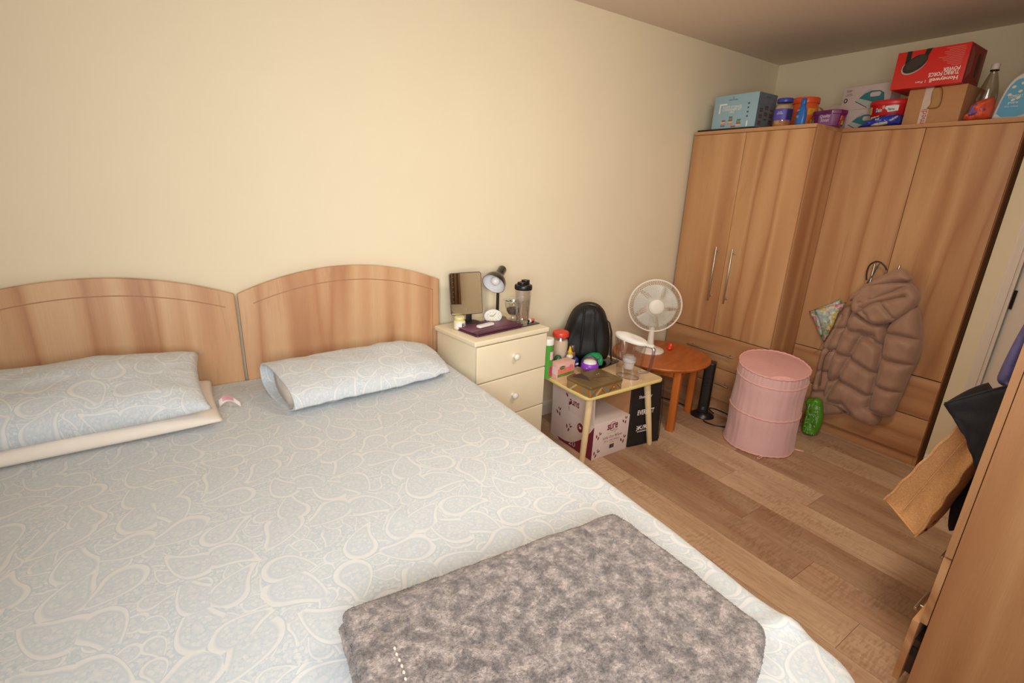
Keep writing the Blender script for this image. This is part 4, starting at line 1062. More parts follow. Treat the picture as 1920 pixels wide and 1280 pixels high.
# tea carton
def carton(name, label, cat, loc, rot, w, d, h, mat, group=None, bev=.0015):
    t = thing(name, label, cat, loc, rot, group)
    MB().box((-w/2, 0, 0), (w/2, d, h)).build('box', mat, t, bev=bev)
    return t
PKC = plain('pink_card', rgb(238, 186, 176), .45, var=.04, vscale=40)
tea = carton('tea_carton', 'small pink carton of tea, at the front left of the low table', 'box', (1.855, -.398, z0), 7, .150, .068, .088, PKC)
decal(tea, rrect(.145, .020, .002, 0, .014), T(0, 0, 0), plain('tea_green', rgb(120, 140, 54), .5, var=.25, vscale=70))
decal(tea, rrect(.145, .030, .002, 0, .042), T(0, 0, 0), plain('tea_coral', rgb(236, 130, 110), .5, var=.2, vscale=60))
decal(tea, ell(.024, .011, -.035, .062), T(0, -.0006, 0), plain('tea_badge', rgb(70, 104, 34), .5), 'badge')
decal(tea, ell(.020, .018, .040, .050), T(0, -.0006, 0), plain('tea_rose', rgb(226, 128, 134), .5, var=.15, vscale=90), 'berry')
text(tea, 'Twinings', .036, .008, T(-.035, -.0013, .062), WHITE_INK)
decal(tea, [(-.034, -.022), (.034, -.022), (.034, .022), (-.034, .022)], T(-.0755, .034, .044)@RZ(-90), plain('tea_side', rgb(232, 222, 214), .5), 'side_panel')
lp_ = thing('lip_balm', 'tiny dark red tube lying beside the pink tea carton', 'lip balm', (1.880, -.430, z0+.009), 12)
MB().lathe([(0, -.028), (.008, -.028), (.0085, -.02), (.0085, .026), (0, .028)], 16, RY(90)).build('tube', plain('lip_red', rgb(150, 40, 44), .35), lp_, smooth=True)
# round purple and white tub with arched handle
pt_ = thing('night_light', 'round purple and white lantern with an arched handle, behind the gold tin', 'lantern', (2.020, -.425, z0), -41)
MB().lathe([(0, 0), (.048, 0), (.050, .004), (.048, .034)], 40, cap=False).build('clear_base', clear_mat('frosted_base', (.88, .80, .90, 1), .5), pt_, smooth=True)
MB().lathe([(.046, .034), (.053, .035), (.054, .040), (.053, .058), (.049, .066), (.042, .068), (0, .068)], 44).build('ring', plain('purple_plastic', rgb(140, 62, 196), .35), pt_, smooth=True)
MB().lathe([(0, .066), (.042, .0665), (.038, .078), (.024, .086), (0, .089)], 40).build('dome', WHITE_P, pt_, smooth=True)
MB().tube([(.052*math.cos(a), 0, .050+.060*math.sin(a)) for a in [PI*i/28 for i in range(29)]], .0042, 8).build('bail', plain('deep_purple', rgb(70, 34, 90), .3), pt_, smooth=True)
MB().lathe([(0, 0), (.0025, 0), (.0025, .002), (0, .002)], 10, T(-.018, -.0505, .047)@RX(90)).build('button', WHITE_P, pt_)
# gold tin
GOLD = plain('gold_print', rgb(172, 128, 70), .38, metal=.35, var=.1, vscale=9)
GTOP = plain('bronze_lid', rgb(128, 104, 66), .3, metal=.3, var=.16, vscale=10)
gt_ = thing('gold_tin', 'rectangular gold tin box with blue cross lines, at the front edge of the low table', 'tin', (1.888, -.712, z0), 3)
MB().slab(rrect(.262, .190, .012, 0, .095), 0, .050).build('body', GOLD, gt_, bev=.002, bseg=2)
MB().slab(rrect(.268, .196, .014, 0, .095), .046, .062).build('lid', GTOP, gt_, bev=.003, bseg=3)
bl_ = plain('tin_blue', rgb(96, 138, 158), .4, metal=.2); dk_ = plain('tin_dark', rgb(70, 56, 40), .4); pl_ = plain('tin_pale', rgb(206, 180, 130), .4, metal=.3)
def line(x0, z0_, x1, z1_, w): 
    dx, dz = x1-x0, z1_-z0_; l = math.hypot(dx, dz); nx, nz = -dz/l*w/2, dx/l*w/2
    return [(x0+nx, z0_+nz), (x0-nx, z0_-nz), (x1-nx, z1_-nz), (x1+nx, z1_+nz)]
decal(gt_, [line(-.125, .044, -.085, .002, .008), line(-.02, .044, .025, .002, .010), line(.09, .003, .125, .044, .005)], T(0, 0, 0), bl_, 'blue_lines')
decal(gt_, [line(-.12, .002, -.075, .044, .002), line(.02, .002, .062, .044, .0022), line(.075, .044, .12, .002, .002), line(-.05, .044, -.01, .002, .0015)], T(0, -.0003, 0), dk_, 'dark_lines')
decal(gt_, [line(-.085, .003, -.04, .044, .012)], T(0, 0, 0), pl_, 'pale_lines')
text(gt_, 'MONTREUX', .058, .006, T(.055, -.0008, .014), dk_); text(gt_, 'w', .014, .005, T(.055, -.0008, .028), WHITE_INK)
decal(gt_, line(-.080, .044, -.04, .002, .006), T(-.131, .095, 0)@RZ(-90), bl_, 'side_blue_line'); decal(gt_, line(.03, .044, .07, .002, .008), T(-.131, .095, 0)@RZ(-90), bl_, 'side_blue_line')
decal(gt_, [line(-.06, .002, -.01, .044, .010)], T(-.131, .095, 0)@RZ(-90), pl_, 'side_pale_lines')
TOPM = T(0, .095, .0622)@RX(-90)
decal(gt_, chaikin([(-.11, .088), (-.02, .088), (-.03, .055), (-.03, .03), (-.05, -.005), (-.06, -.03), (-.066, 0), (-.075, .03)], 1), TOPM, plain('painted_reflection', rgb(92, 70, 66), .3, metal=.3), 'lid_lantern_reflection')  # purple lantern's reflection painted onto the lid as a dark wedge
cr_ = MB()
for s, c_ in ((.030, (-.01, -.02)), (.055, (.03, -.045))): cr_.tube([(c_[0]+s*math.cos(a), .095+c_[1]+s*.7*math.sin(a), .0624) for a in [R(10+17*i) for i in range(14)]], .0008, 5)
cr_.build('lid_swirls', dk_, gt_); text(gt_, 'F E', .026, .010, T(.055, .125, .0626)@RZ(4)@RX(-90), WHITE_INK)
# black flat pad under the backpack
pd = MB().slab(rrect(.30, .20, .02), 0, .006, T(2.185, -.30, z0)@RZ(12)).build('black_pad', plain('black_gloss', rgb(20, 18, 18), .2), bev=.001); tag(pd, 'flat shiny black folder lying under the backpack', 'folder')
# backpack
LEA = plain('black_leather', rgb(17, 16, 17), .55, var=.1, bmp=.3, bscale=260)
BPM = T(2.150, -.262, z0+.007)@RZ(-36)
bpk = thing('backpack', 'black leather-look backpack standing on the low side table', 'backpack', (2.165, -.215, z0+.007), -36)
ol = [(-.135, .0), (-.148, .06), (-.145, .14), (-.13, .22), (-.112, .29), (-.085, .345), (-.04, .380), (.01, .388), (.06, .375), (.10, .335), (.125, .27), (.140, .18), (.148, .08), (.138, .01), (.10, -.004), (-.10, -.004)]
puffy('body', [(a*(1.12 if b < .2 else 1.06), max(0, b)) for a, b in ol], .085, LEA, bpk, on_y(0), .010, .060, amp=.012, nsc=7, wr=.006, back=.75, smooth=2)
zp = MB(); zp.tube([(a*.93, -.045, b*.965+.004) for a, b in chaikin(ol, 2)[6:50]], .0028, 6); zp.build('zip', plain('zip_dark', rgb(46, 44, 44), .3), bpk, smooth=True)
for s in (-1, 1):
    sg = MB(); sg.sheet(lambda u, v: (s*(.035+.012*v-.006)+s*.045*u*u*(1 if s > 0 else .15), -.096-.010*math.sin(PI*u)+(.02*u if u < .2 else .004), .365-.33*u), 20, 2)
    o = sg.build('shoulder_strap', LEA, bpk, smooth=True); mo = o.modifiers.new('t', 'SOLIDIFY'); mo.thickness = .006
hs = MB(); hs.tube([(.118, -.02, .28), (.140, -.03, .26), (.158, -.035, .20), (.164, -.04, .12), (.165, -.045, .06), (.176, -.05, .004)], [.004, .006, .007, .007, .007, .005], 8); hs.build('side_strap', LEA, bpk, smooth=True)
# crumpled snack bag
SNK = plain('snack_green', rgb(36, 148, 92), .3, var=.1, vscale=40); SNKB = plain('snack_brown', rgb(170, 110, 60), .5, var=.4, vscale=240)
sb = thing('snack_bag', 'crumpled green and brown snack bag, behind the purple lantern', 'bag', (2.115, -.345, z0+.007), -40)
puffy('foil', [(-.062, 0), (-.07, .03), (-.045, .065), (-.01, .088), (.04, .090), (.062, .07), (.072, .035), (.066, .0)], .035, SNK, sb, on_y(0), .005, .03, amp=.02, nsc=40, wr=.016, back=.8)
puffy('printed_panel', [(-.058, .008), (-.064, .03), (-.04, .060), (-.005, .068), (.028, .060), (.030, .01)], .012, SNKB, sb, on_y(-.034), .005, .02, amp=.01, nsc=40, back=.5)
# water filter jug
JUG = clear_mat('jug_plastic', (.955, .94, .955, 1), .35)
jg = thing('filter_jug', 'clear water filter jug with a white lid, at the right of the low table', 'jug', (2.190, -.585, z0), -76)
# local x = from spout (-) to handle (+)
def jugwall(sc0, zlo, zhi, w0, w1, d0, d1, name, mat, cap=True):
    mb = MB(); n = 48; J_ = 14; vs = []
    def r_(a, t):
        w_ = w0+(w1-w0)*t; d_ = d0+(d1-d0)*t
        x_ = w_*math.copysign(abs(math.cos(a))**.85, math.cos(a)); y_ = d_*math.sin(a)
        if x_ < 0: x_ *= 1+.12*t*abs(math.cos(a))**6
        return x_, y_
    mb.sheet(lambda u, v: (*r_(2*PI*u, v), zlo+(zhi-zlo)*v+ (.012*v*v*(-math.cos(2*PI*u)) if name == 'outer_wall' else 0)), n, J_)
    if cap: mb.f.append(tuple(range(n))); mb.mi.append(0)
    o = mb.build(name, mat, jg, smooth=True, angle=60, fix=False); weld(o); return o
jugwall(0, 0, .236, .072, .098, .044, .054, 'outer_wall', JUG)
jugwall(0, .118, .225, .050, .086, .034, .047, 'inner_funnel', clear_mat('jug_funnel', (.94, .93, .94, 1), .25))
MB().tube([(.072*math.cos(a), .044*math.sin(a), .003) for a in [2*PI*i/40 for i in range(40)]], .0022, 6, True).build('foot_rim', clear_mat('foot_clear', (.60, .54, .62, 1), .5), jg, smooth=True)
MB().lathe([(0, .055), (.030, .055), (.034, .062), (.036, .095), (.042, .100), (.044, .118), (.040, .128), (.030, .130), (.028, .14), (0, .142)], 36, sx=.95, sy=.85).build('filter_cartridge', WHITE_P, jg, smooth=True, angle=40)
jl = MB()
def lidrim(n=48): return [((.100*math.copysign(abs(math.cos(a))**.85, math.cos(a)))*(1+(.12 if math.cos(a) < 0 else 0)*abs(math.cos(a))**6), .056*math.sin(a)) for a in [2*PI*i/n for i in range(n)]]
lr = lidrim()
vs = []; fs = []
for s, dz in ((1, -.006), (1.02, 0), (1.0, .010), (.9, .016), (.6, .021), (.25, .023)):
    for (a, b) in lr: vs.append((a*s, b*s, .240+dz-.11*a))
n = len(lr)
for j in range(5): fs += [(j*n+i, j*n+(i+1) % n, (j+1)*n+(i+1) % n, (j+1)*n+i) for i in range(n)]
fs.append(tuple(5*n+i for i in range(n))); fs.append(tuple(reversed(range(n))))
jl.add(vs, fs); jl.build('lid', WHITE_P, jg, smooth=True, angle=50)
MB().slab(rrect(.052, .030, .012, .120, 0), .222, .236).build('thumb_tab', WHITE_P, jg, bev=.004)
hj = MB(); hj.tube([(.096, 0, .222), (.130, 0, .224), (.148, 0, .212), (.147, 0, .16), (.138, 0, .10), (.128, 0, .068), (.108, 0, .058), (.078, 0, .048)], [.010, .011, .011, .0095, .0095, .0095, .009, .008], 14); hj.build('handle', clear_mat('handle_clear', (.78, .70, .80, 1), .5), jg, smooth=True)

# red trinket on the round table
rd = thing('red_clip', 'bright red crumpled plastic clip, beside the fan base', 'clip', (2.880, -.350, .4602), 20)
puffy('body', [(-.034, 0), (-.03, .022), (-.012, .028), (-.008, .046), (.002, .050), (.010, .030), (.034, .024), (.036, .004), (.02, 0)], .016, plain('bright_red', rgb(236, 60, 34), .3), rd, on_y(0), .004, .014, amp=.006, nsc=60, back=.9)

# ------------------------------------------------------------ under the low table
CARD = plain('printed_white_card', rgb(224, 206, 198), .6, var=.02, vscale=20); BROWN = plain('brown_card', rgb(184, 134, 90), .75, var=.04, vscale=40)
MAR = plain('maroon_print', rgb(124, 30, 58), .6)
bx = thing('wipes_carton', 'white carton of dry wipes with maroon leaf print, flaps open, under the low table', 'box', (2.033, -.650, 0), 0)
bx_w, bx_d, bx_h = .296, .395, .236
MB().box((-bx_w/2, 0, 0), (bx_w/2, bx_d, bx_h)).build('box', CARD, bx, bev=.0025)
MB().box((-.002, .0, 0), (.002, bx_d-.01, .17), T(-bx_w/2-.001, .005, bx_h-.002)@RY(-3)).build('flap', CARD, bx)
f2 = MB().box((-.0015, 0, 0), (.0015, bx_d-.02, .165), T(bx_w/2-.003, .008, bx_h-.002)@RY(-2)).build('flap', BROWN, bx); f2['label'] = 'raised flap showing its brown inside'
def leafp(cx, cy, l, w, a):
    n = 10; up_ = [(-l/2+l*i/n, w/2*math.sin(PI*i/n)**.8) for i in range(n+1)]; lo = [(l/2-l*i/n, -w/2*math.sin(PI*i/n)**.8) for i in range(1, n)]
    c, s = math.cos(R(a)), math.sin(R(a)); return [(cx+x*c-y*s, cy+x*s+y*c) for x, y in up_+lo]
def sprig(cx, cy, s=1, rot=0):
    out = []
    for dx, dy, a, k in ((-.016, .004, 100, 1), (-.002, -.010, 70, 1), (.012, .012, 30, .9), (.004, .020, 60, .6)):
        c, q = math.cos(R(rot)), math.sin(R(rot)); out.append(leafp(cx+s*(dx*c-dy*q), cy+s*(dx*q+dy*c), .024*s*k, .009*s*k, a+rot))
    return out
FB = T(0, -.0003, 0)
text(bx, 'sure', .088, .038, FB@T(.005, 0, .192), MAR, bold=True)
rg = MB(); rg.lathe([(.030, 0), (.030, .0006), (.0275, .0006), (.0275, 0)], 40, FB@T(.006, 0, .192)@RX(90), cap=False); rg.build('logo_ring', MAR, bx)
text(bx, 'ultra soft wipes', .07, .005, FB@T(.0, 0, .152), plain('grey_pink_print', rgb(150, 110, 116), .6))
text(bx, 'Softy Dry Wipes', .160, .020, FB@T(.012, 0, .122), MAR)
text(bx, '20 x 100 Wipes', .130, .015, FB@T(.008, 0, .099), plain('dull_mauve_print', rgb(140, 90, 100), .6))
text(bx, 'CARTON 5010', .034, .005, FB@T(.012, 0, .085), INK)
br = MB(); rnd = random.Random(2); x_ = -.006
while x_ < .030:
    w_ = rnd.choice([.0008, .0012, .002]); br.box((x_, -.001, .044), (x_+w_, -.0003, .070)); x_ += w_+rnd.choice([.0008, .0014])
br.build('barcode', INK, bx)
sp_ = []
for a in ((-.105, .150, 1.1, 0), (.112, .205, 1.1, 20), (.112, .075, 1.2, 10), (-.112, .035, 1.2, -10)): sp_ += sprig(*a)
decal(bx, sp_, FB, MAR, 'leaf_print')
tk = MB(); tk.tube([(.045, -.0008, .165), (.033, -.0008, .150), (.034, -.0008, .128), (.050, -.0008, .108)], .0006, 4); tk.tube([(.034, -.0008, .128), (.062, -.0008, .135)], .0006, 4); tk.tube([(.02, -.0008, .158), (.06, -.0008, .166)], .0005, 4); tk.build('pen_marks', INK, bx)
SD = T(-bx_w/2-.0003, bx_d/2, 0)@RZ(-90)                # left face; text x runs from back to front
decal(bx, rrect(.390, .0022, .0008, 0, .2345), T(-bx_w/2-.0003, bx_d/2, 0)@RZ(-90), plain('fold_crease', rgb(160, 138, 130), .7), 'fold_crease')
sidew = [(.1975, .0), (.1975, .222)]+[(.1975-.395*i/16, .222-.205*math.sin(min(1, i/11)*PI/2)**.8 if i < 11 else .017) for i in range(1, 14)]+[(-.10, 0)]
decal(bx, sidew, SD, plain('maroon_field', rgb(126, 32, 60), .6), 'maroon_wave')
decal(bx, ell(.026, .030, .08, .165), SD, MAR, 'round_badge'); decal(bx, [ell(.010, .008, .08, .165), ell(.004, .004, .07, .176)], T(-.0006, 0, 0)@SD, WHITE_INK, 'badge_sheep')
text(bx, '20', .06, .04, T(-.0008, 0, 0)@SD@T(.02, 0, .035), plain('pale_print', rgb(206, 190, 190), .6))
sp_ = []
for a in ((-.02, .12, 1.3, 0), (-.12, .19, 1.3, 30)): sp_ += sprig(*a)
decal(bx, sp_, SD, MAR, 'leaf_print')
FD = T(-bx_w/2-.0042, bx_d/2, bx_h)@RZ(-90)@RX(3)
text(bx, 'sure', .088, .036, FD@T(.02, 0, .068)@RY(180), MAR, bold=True)
decal(bx, [leafp(-.05, .10, .03, .014, -50), leafp(-.02, .055, .034, .016, 60), leafp(-.028, .02, .008, .006, 60), line(-.035, .08, -.028, 0, .0012)], FD, MAR, 'flap_leaf_print')
# black shopping bag
bb = thing('shopping_bag', 'tall black shopping bag with white sports lettering, standing at the right of the low table', 'bag', (2.322, -.668, 0), -8)
BAGM = plain('black_nonwoven', rgb(26, 22, 24), .55, bmp=.4, bscale=300)
mb = MB()
def bagp(u, v):
    per = rrect(.262-.01*v, .155-.055*v, .012, 0, .08, 4); n = len(per); k = u*n; i = int(k) % n; f = k-int(k)
    p = Vector(per[i]).lerp(Vector(per[(i+1) % n]), f); z = .415*v
    d_ = .006*noise.noise(Vector((p.x*12, p.y*12, z*9)))+.003*noise.noise(Vector((p.x*40, p.y*20, z*30)))
    pinch_ = .020*v*math.sin(PI*min(1, max(0, (p.y-.0)/.16)))*(1 if abs(p.x) > .11 else 0)
    return (p.x*(1-.15*pinch_*5)+d_, p.y+d_*.6, z)
mb.sheet(bagp, 112, 36); o = mb.build('body', BAGM, bb, smooth=True, angle=181, fix=False); weld(o)
mo = o.modifiers.new('t', 'SOLIDIFY'); mo.thickness = .002
MB().slab(rrect(.25, .14, .01, 0, .08), .001, .006).build('bottom_board', BAGM, bb)
pm = MB(); pm.tube([(.128, .006, .01), (.127, .008, .2), (.122, .022, .41)], .0022, 6); pm.build('piping', BAGM, bb, smooth=True)
TM = T(-.052, -.0035, 0)@RX(1.2)
text(bb, 'Slazenger', .105, .026, TM@T(.01, .0, .342), WHITE_INK); decal(bb, [line(-.012, .0, .012, .012, .003), line(-.012, .014, .014, .004, .003)], TM@T(.012, 0, .362), WHITE_INK, 'panther_mark')
text(bb, 'EVERLAST', .130, .034, TM@T(.028, 0, .238), WHITE_INK, bold=True)
text(bb, 'KARRIMOR', .085, .010, TM@T(.022, 0, .103), WHITE_INK, bold=True); text(bb, 'K/R', .070, .030, TM@T(.022, 0, .130), WHITE_INK, bold=True)
decal(bb, [line(-.030, .145, -.008, .128, .004), line(-.030, .112, -.008, .128, .004), line(-.030, .128, -.008, .128, .004)], TM, WHITE_INK, 'arrow_mark')
# ------------------------------------------------------------ on the corner wardrobe
TW = 1.9705
cr = carton('storage_box', 'light blue carton of a food storage container set, on the corner wardrobe', 'box', (3.262, -.305, 1.9825), -90, .322, .215, .210, plain('sky_blue_card', rgb(146, 178, 192), .55, var=.015))
MB().box((-.158, .003, .2096), (.158, .212, .2106)).build('top_flap_gap', BLACK, cr)
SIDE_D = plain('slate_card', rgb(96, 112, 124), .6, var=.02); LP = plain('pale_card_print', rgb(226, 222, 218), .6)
FB = T(0, -.0004, 0)
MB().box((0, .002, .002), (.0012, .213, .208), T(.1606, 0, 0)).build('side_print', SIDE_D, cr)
text(cr, 'CROFTON', .066, .009, FB@T(-.022, 0, .178), INK); text(cr, 'C', .012, .012, FB@T(-.020, 0, .191), INK)
decal(cr, [[(-.118, .098), (-.118, .158), (-.062, .158), (-.062, .148), (-.108, .148), (-.108, .098)], rrect(.010, .036, .001, .104, .022)], FB, LP, 'bracket_print')
text(cr, 'FOOD STORAGE\nCONTAINER SET\n13PC', .140, .048, FB@T(-.020, 0, .118), LP, bold=True)
cols = [plain('print_'+n_, rgb(*c), .6) for n_, c in (('teal', (70, 120, 120)), ('salmon', (206, 130, 110)), ('sand', (206, 190, 150)), ('brick', (160, 70, 60)), ('moss', (110, 140, 70)))]
for i, (x_, z_, n_) in enumerate(((-.075, .012, 4), (-.022, .022, 5), (.040, .012, 4), (.006, .004, 1))):
    for k in range(n_):
        decal(cr, rrect(.034-.002*k, .0085, .002, x_+(k % 2)*.003, z_+.006+k*.0105), FB, cols[(i+k) % 5], 'container_print')
for k in range(4): decal(cr, rrect(.013-.002*(k % 2), .010, .001, .098, .146-.026*k), FB, plain('icon_grey', rgb(70, 84, 92), .6), 'icon')
SR = T(.1620, .107, 0)@RZ(90)
text(cr, 'CROFTON', .05, .006, SR@T(0, 0, .186), INK)
text(cr, 'FOOD STORAGE\nCONTAINER', .12, .024, SR@T(0, 0, .158), plain('dusky_print', rgb(150, 120, 126), .6))
for i, (x_, z_, n_) in enumerate(((-.06, .02, 8), (0, .05, 7), (.06, .02, 8))):
    for k in range(n_): decal(cr, rrect(.036, .010, .002, x_, z_+k*.013), SR, plain('side_'+str((i+k) % 3), rgb(*((120, 60, 52), (52, 84, 84), (124, 110, 84))[(i+k) % 3]), .6), 'container_print')

def lath(name, label, cat, loc, prof, mat, part='body', sx=1, sy=1, rot=0, seg=36):
    t = thing(name, label, cat, loc, rot); MB().lathe(prof, seg, sx=sx, sy=sy).build(part, mat, t, smooth=True, angle=50); return t
hj = thing('jar', 'clear jar of brown powder with a blue lid, beside the light blue carton', 'jar', (3.335, -.605, TW), -150)
MB().lathe([(0, 0), (.050, 0), (.054, .006), (.054, .115), (.050, .130), (.040, .142), (.039, .150)], 40, cap=False).build('wall', clear_mat('jar_glass', (.88, .84, .78, 1), .4), hj, smooth=True)
MB().lathe([(0, .004), (.050, .004), (.0515, .008), (.0515, .060), (0, .064)], 40).build('powder', plain('malt_powder', rgb(206, 150, 96), .8), hj, smooth=True)
MB().lathe([(0, .064), (.0505, .066), (.0505, .114), (.046, .130), (0, .134)], 40).build('white_filling', plain('jar_inside', rgb(214, 190, 158), .8), hj, smooth=True)
MB().lathe([(.040, .146), (.046, .147), (.047, .152), (.047, .166), (.044, .170), (0, .171)], 40).build('lid', plain('royal_blue_lid', rgb(54, 66, 160), .35), hj, smooth=True)
curved_label(hj, .0548, .040, .108, -100, 160, plain('violet_label', rgb(84, 76, 170), .5, var=.03), 'label_band')
curved_label(hj, .0553, .044, .104, 20, 70, plain('dark_violet_label', rgb(46, 40, 96), .5), 'dark_label')
curved_text(hj, 'MALTED\nMILK DRINK', .0556, .082, .036, .016, -20, WHITE_INK)
ot = lath('tub', 'large orange plastic tub with an orange lid, on the corner wardrobe', 'tub', (3.580, -.608, TW), [(0, 0), (.090, 0), (.094, .006), (.086, .100), (.074, .162), (.073, .166)], plain('orange_plastic', rgb(222, 96, 36), .4))
MB().lathe([(.072, .164), (.080, .166), (.081, .170), (.081, .195), (.078, .200), (0, .201)], 44, fn=lambda a, z: 1+.008*math.cos(a*48)*(.168 < z < .198)).build('lid', plain('orange_lid', rgb(226, 84, 40), .35), ot, smooth=True)
curved_label(ot, .0872, .092, .130, -140, -100, plain('ochre_print', rgb(214, 150, 40), .5, var=.3, vscale=60), 'banana_print')
bb2 = thing('lotion_bottle', 'slim blue lotion bottle standing before the orange tub', 'bottle', (3.300, -.742, TW), -120)
BLUEB = plain('lotion_blue', rgb(36, 104, 184), .35)
MB().lathe([(0, 0), (.034, 0), (.037, .006), (.037, .05), (.030, .085), (.022, .108), (.0165, .118)], 36, sy=.7).build('body', BLUEB, bb2, smooth=True)
MB().lathe([(.016, .118), (.0175, .120), (.0165, .150), (.013, .155), (0, .156)], 30, sy=.85).build('cap', plain('cap_blue', rgb(30, 92, 170), .3), bb2, smooth=True)
text(bb2, 'BODY', .026, .007, T(.004, -.0255, .085), WHITE_INK); text(bb2, 'Body\nMilk', .022, .014, T(.004, -.0255, .05), WHITE_INK)

qs = thing('sweet_tub', 'eight-sided purple tub of sweets, at the corner where the two wardrobes meet', 'tub', (3.475, -.822, TW+.0), -100)
qs.scale = (.84, .84, 1)
PQ = plain('sweets_purple', rgb(106, 26, 94), .3, coat=.2)
oc = rrect(.215, .150, .042, n=1)
vs = []; n = len(oc)
tbm = MB()
for s, z in ((.86, 0), (.90, .003), (1.0, .072)): vs += [(a*s, b*s, z) for a, b in oc]
tbm.add(vs, [tuple(reversed(range(n)))]+[(j*n+i, j*n+(i+1) % n, (j+1)*n+(i+1) % n, (j+1)*n+i) for j in range(2) for i in range(n)]+[tuple(2*n+i for i in range(n))])
tbm.build('body', PQ, qs, bev=.002)
MB().slab([(a*1.06, b*1.06) for a, b in oc], .068, .092).build('lid', PQ, qs, bev=.004, bseg=3)
QM = T(0, -.0722, .036)@RX(6.0)
decal(qs, rrect(.100, .060, .004, .024, 0), QM, plain('lilac_label', rgb(150, 96, 150), .45), 'front_label')
decal(qs, rrect(.100, .005, .001, .024, .0345), QM, LP, 'label_highlight')
text(qs, 'Quality', .078, .022, QM@T(.024, -.0008, .021), WHITE_INK, shear=.2); text(qs, 'Street', .066, .020, QM@T(.024, -.0008, .001), WHITE_INK, shear=.2)
QS = T(.1040, 0, .036)@RZ(90)@RX(8)
for k, c_ in enumerate(((196, 60, 50), (150, 170, 60), (206, 130, 50), (176, 50, 90))): decal(qs, rrect(.020, .024, .003, -.014+.024*(k % 2), -.014+.026*(k//2)), QS, plain('sweet_'+str(k), rgb(*c_), .45, var=.3, vscale=120), 'sweet_print')
decal(qs, [rrect(.016, .026, .003, -.086, 0), rrect(.012, .02, .003, -.066, -.004)], QM, plain('sweet_green', rgb(120, 130, 50), .45, var=.4, vscale=120), 'sweet_print')
# ------------------------------------------------------------ on the jacket wardrobe
IRC = plain('iron_card', rgb(206, 188, 182), .6, var=.015); TEAL = plain('iron_teal', rgb(48, 120, 126), .5); TEALP = plain('iron_pale', rgb(176, 186, 176), .5)
def iron_box(lab, z, yoff, rot, loc=None):
    t = carton('iron_box', lab, 'box', (3.800, -.853+yoff, z), rot, .290, .115, .138, IRC, 'steam iron cartons on the wardrobe')
    F = T(0, -.0004, 0)
    bodyo = [(-.040, .066), (-.010, .090), (.030, .104), (.078, .100), (.104, .084), (.112, .050), (.112, .030), (.060, .032)]
    decal(t, [bodyo], F, TEAL, 'iron_print')
    decal(t, rrect(.062, .026, .012, .055, .080), T(0, -.0006, 0)@F, IRC, 'handle_gap_print')
    decal(t, [(-.058, .050), (-.040, .066), (.060, .034), (.110, .030), (.100, .016), (.040, .008), (.005, .018)], F, TEALP, 'soleplate_print')
    decal(t, [line(-.060, .050, .020, .006, .0035)], T(0, -.0004, 0)@F, INK, 'sole_edge_print')
    decal(t, [[(-.02, .088), (.01, .118), (.028, .108), (.0, .088)]], F, plain('iron_tank', rgb(186, 178, 172), .5), 'tank_print')
    text(t, 'GEORGE\nHOME', .036, .013, F@T(-.110, 0, .116), INK); text(t, '1200W\nSteam Iron', .048, .014, F@T(-.106, 0, .094), INK)
    decal(t, [ell(.012, .014, -.122, .060)], F, INK, 'round_badge'); decal(t, [ell(.006, .008, -.122, .060)], T(0, -.0007, 0)@F, IRC, 'badge_centre')
    return t
iron_box('lower of two white iron cartons, partly hidden by the purple tub', TW, 0, -94)
iron_box('upper of two white steam iron cartons stacked by the wall', TW+.139, -.012, -96)
oc_ = thing('open_carton', 'small open carton with an orange dot, behind the purple tub', 'box', (3.700, -.735, TW), -80)
MB().box((-.06, 0, 0), (.06, .09, .120)).build('box', plain('dusty_card', rgb(200, 172, 156), .6), oc_, bev=.001)
MB().box((-.06, 0, 0), (.06, .0015, .06), T(0, .09, .119)@RX(-18)).build('flap', plain('flap_card', rgb(196, 172, 160), .6), oc_)
MB().box((0, 0, 0), (.0015, .09, .055), T(-.06, 0, .119)@RY(-42)).build('flap', BROWN, oc_)
decal(oc_, ell(.016, .016, .018, .092), T(0, -.0003, 0), plain('orange_dot', rgb(196, 104, 46), .6), 'orange_dot'); decal(oc_, ell(.014, .018, -.010, .082), T(0, -.0006, 0), TEAL, 'teal_print')
rt2 = thing('sweet_tub', 'oval red tub of sweets with a red lid, lying on the blue packet', 'tub', (3.700, -1.058, 2.036), -82)
rt2.scale = (.77, .9, 1)
RED = plain('tub_red', rgb(196, 24, 30), .35)
MB().lathe([(0, 0), (.118, 0), (.122, .004), (.132, .060)], 56, sy=.62).build('body', RED, rt2, smooth=True, angle=50)
MB().lathe([(0, .060), (.136, .060), (.140, .064), (.139, .082), (.134, .087), (0, .088)], 56, sy=.62).build('lid', plain('lid_red', rgb(206, 34, 36), .35), rt2, smooth=True, angle=50)
def on_oval(a_deg, z, rr=.1335, sy=.62):
    a = R(a_deg); p = Vector((rr*math.cos(a), rr*sy*math.sin(a), z)); nrm = Vector((math.cos(a)/1, math.sin(a)/sy, 0)).normalized()
    return T(*p)@Matrix.Rotation(math.atan2(nrm.y, nrm.x)+PI/2, 4, 'Z')@RX(5)
decal(rt2, rrect(.024, .040, .004), on_oval(-146, .032, .1325), plain('cream_panel', rgb(206, 190, 120), .5), 'nutrition_panel')
text(rt2, 'Daim', .042, .022, on_oval(-112, .032, .134), WHITE_INK, bold=True); decal(rt2, ell(.018, .010, -.014, -.004), on_oval(-112, .032, .1325), plain('blue_swirl', rgb(40, 50, 140), .5), 'swirl')
decal(rt2, [(-.036, .004), (-.030, .018), (.05, .020), (.05, -.010), (-.014, -.016), (-.02, -.006)], on_oval(-80, .034, .1325), LP, 'name_plate'); text(rt2, 'Heroes', .05, .016, on_oval(-76, .034, .1340), INK, bold=True)
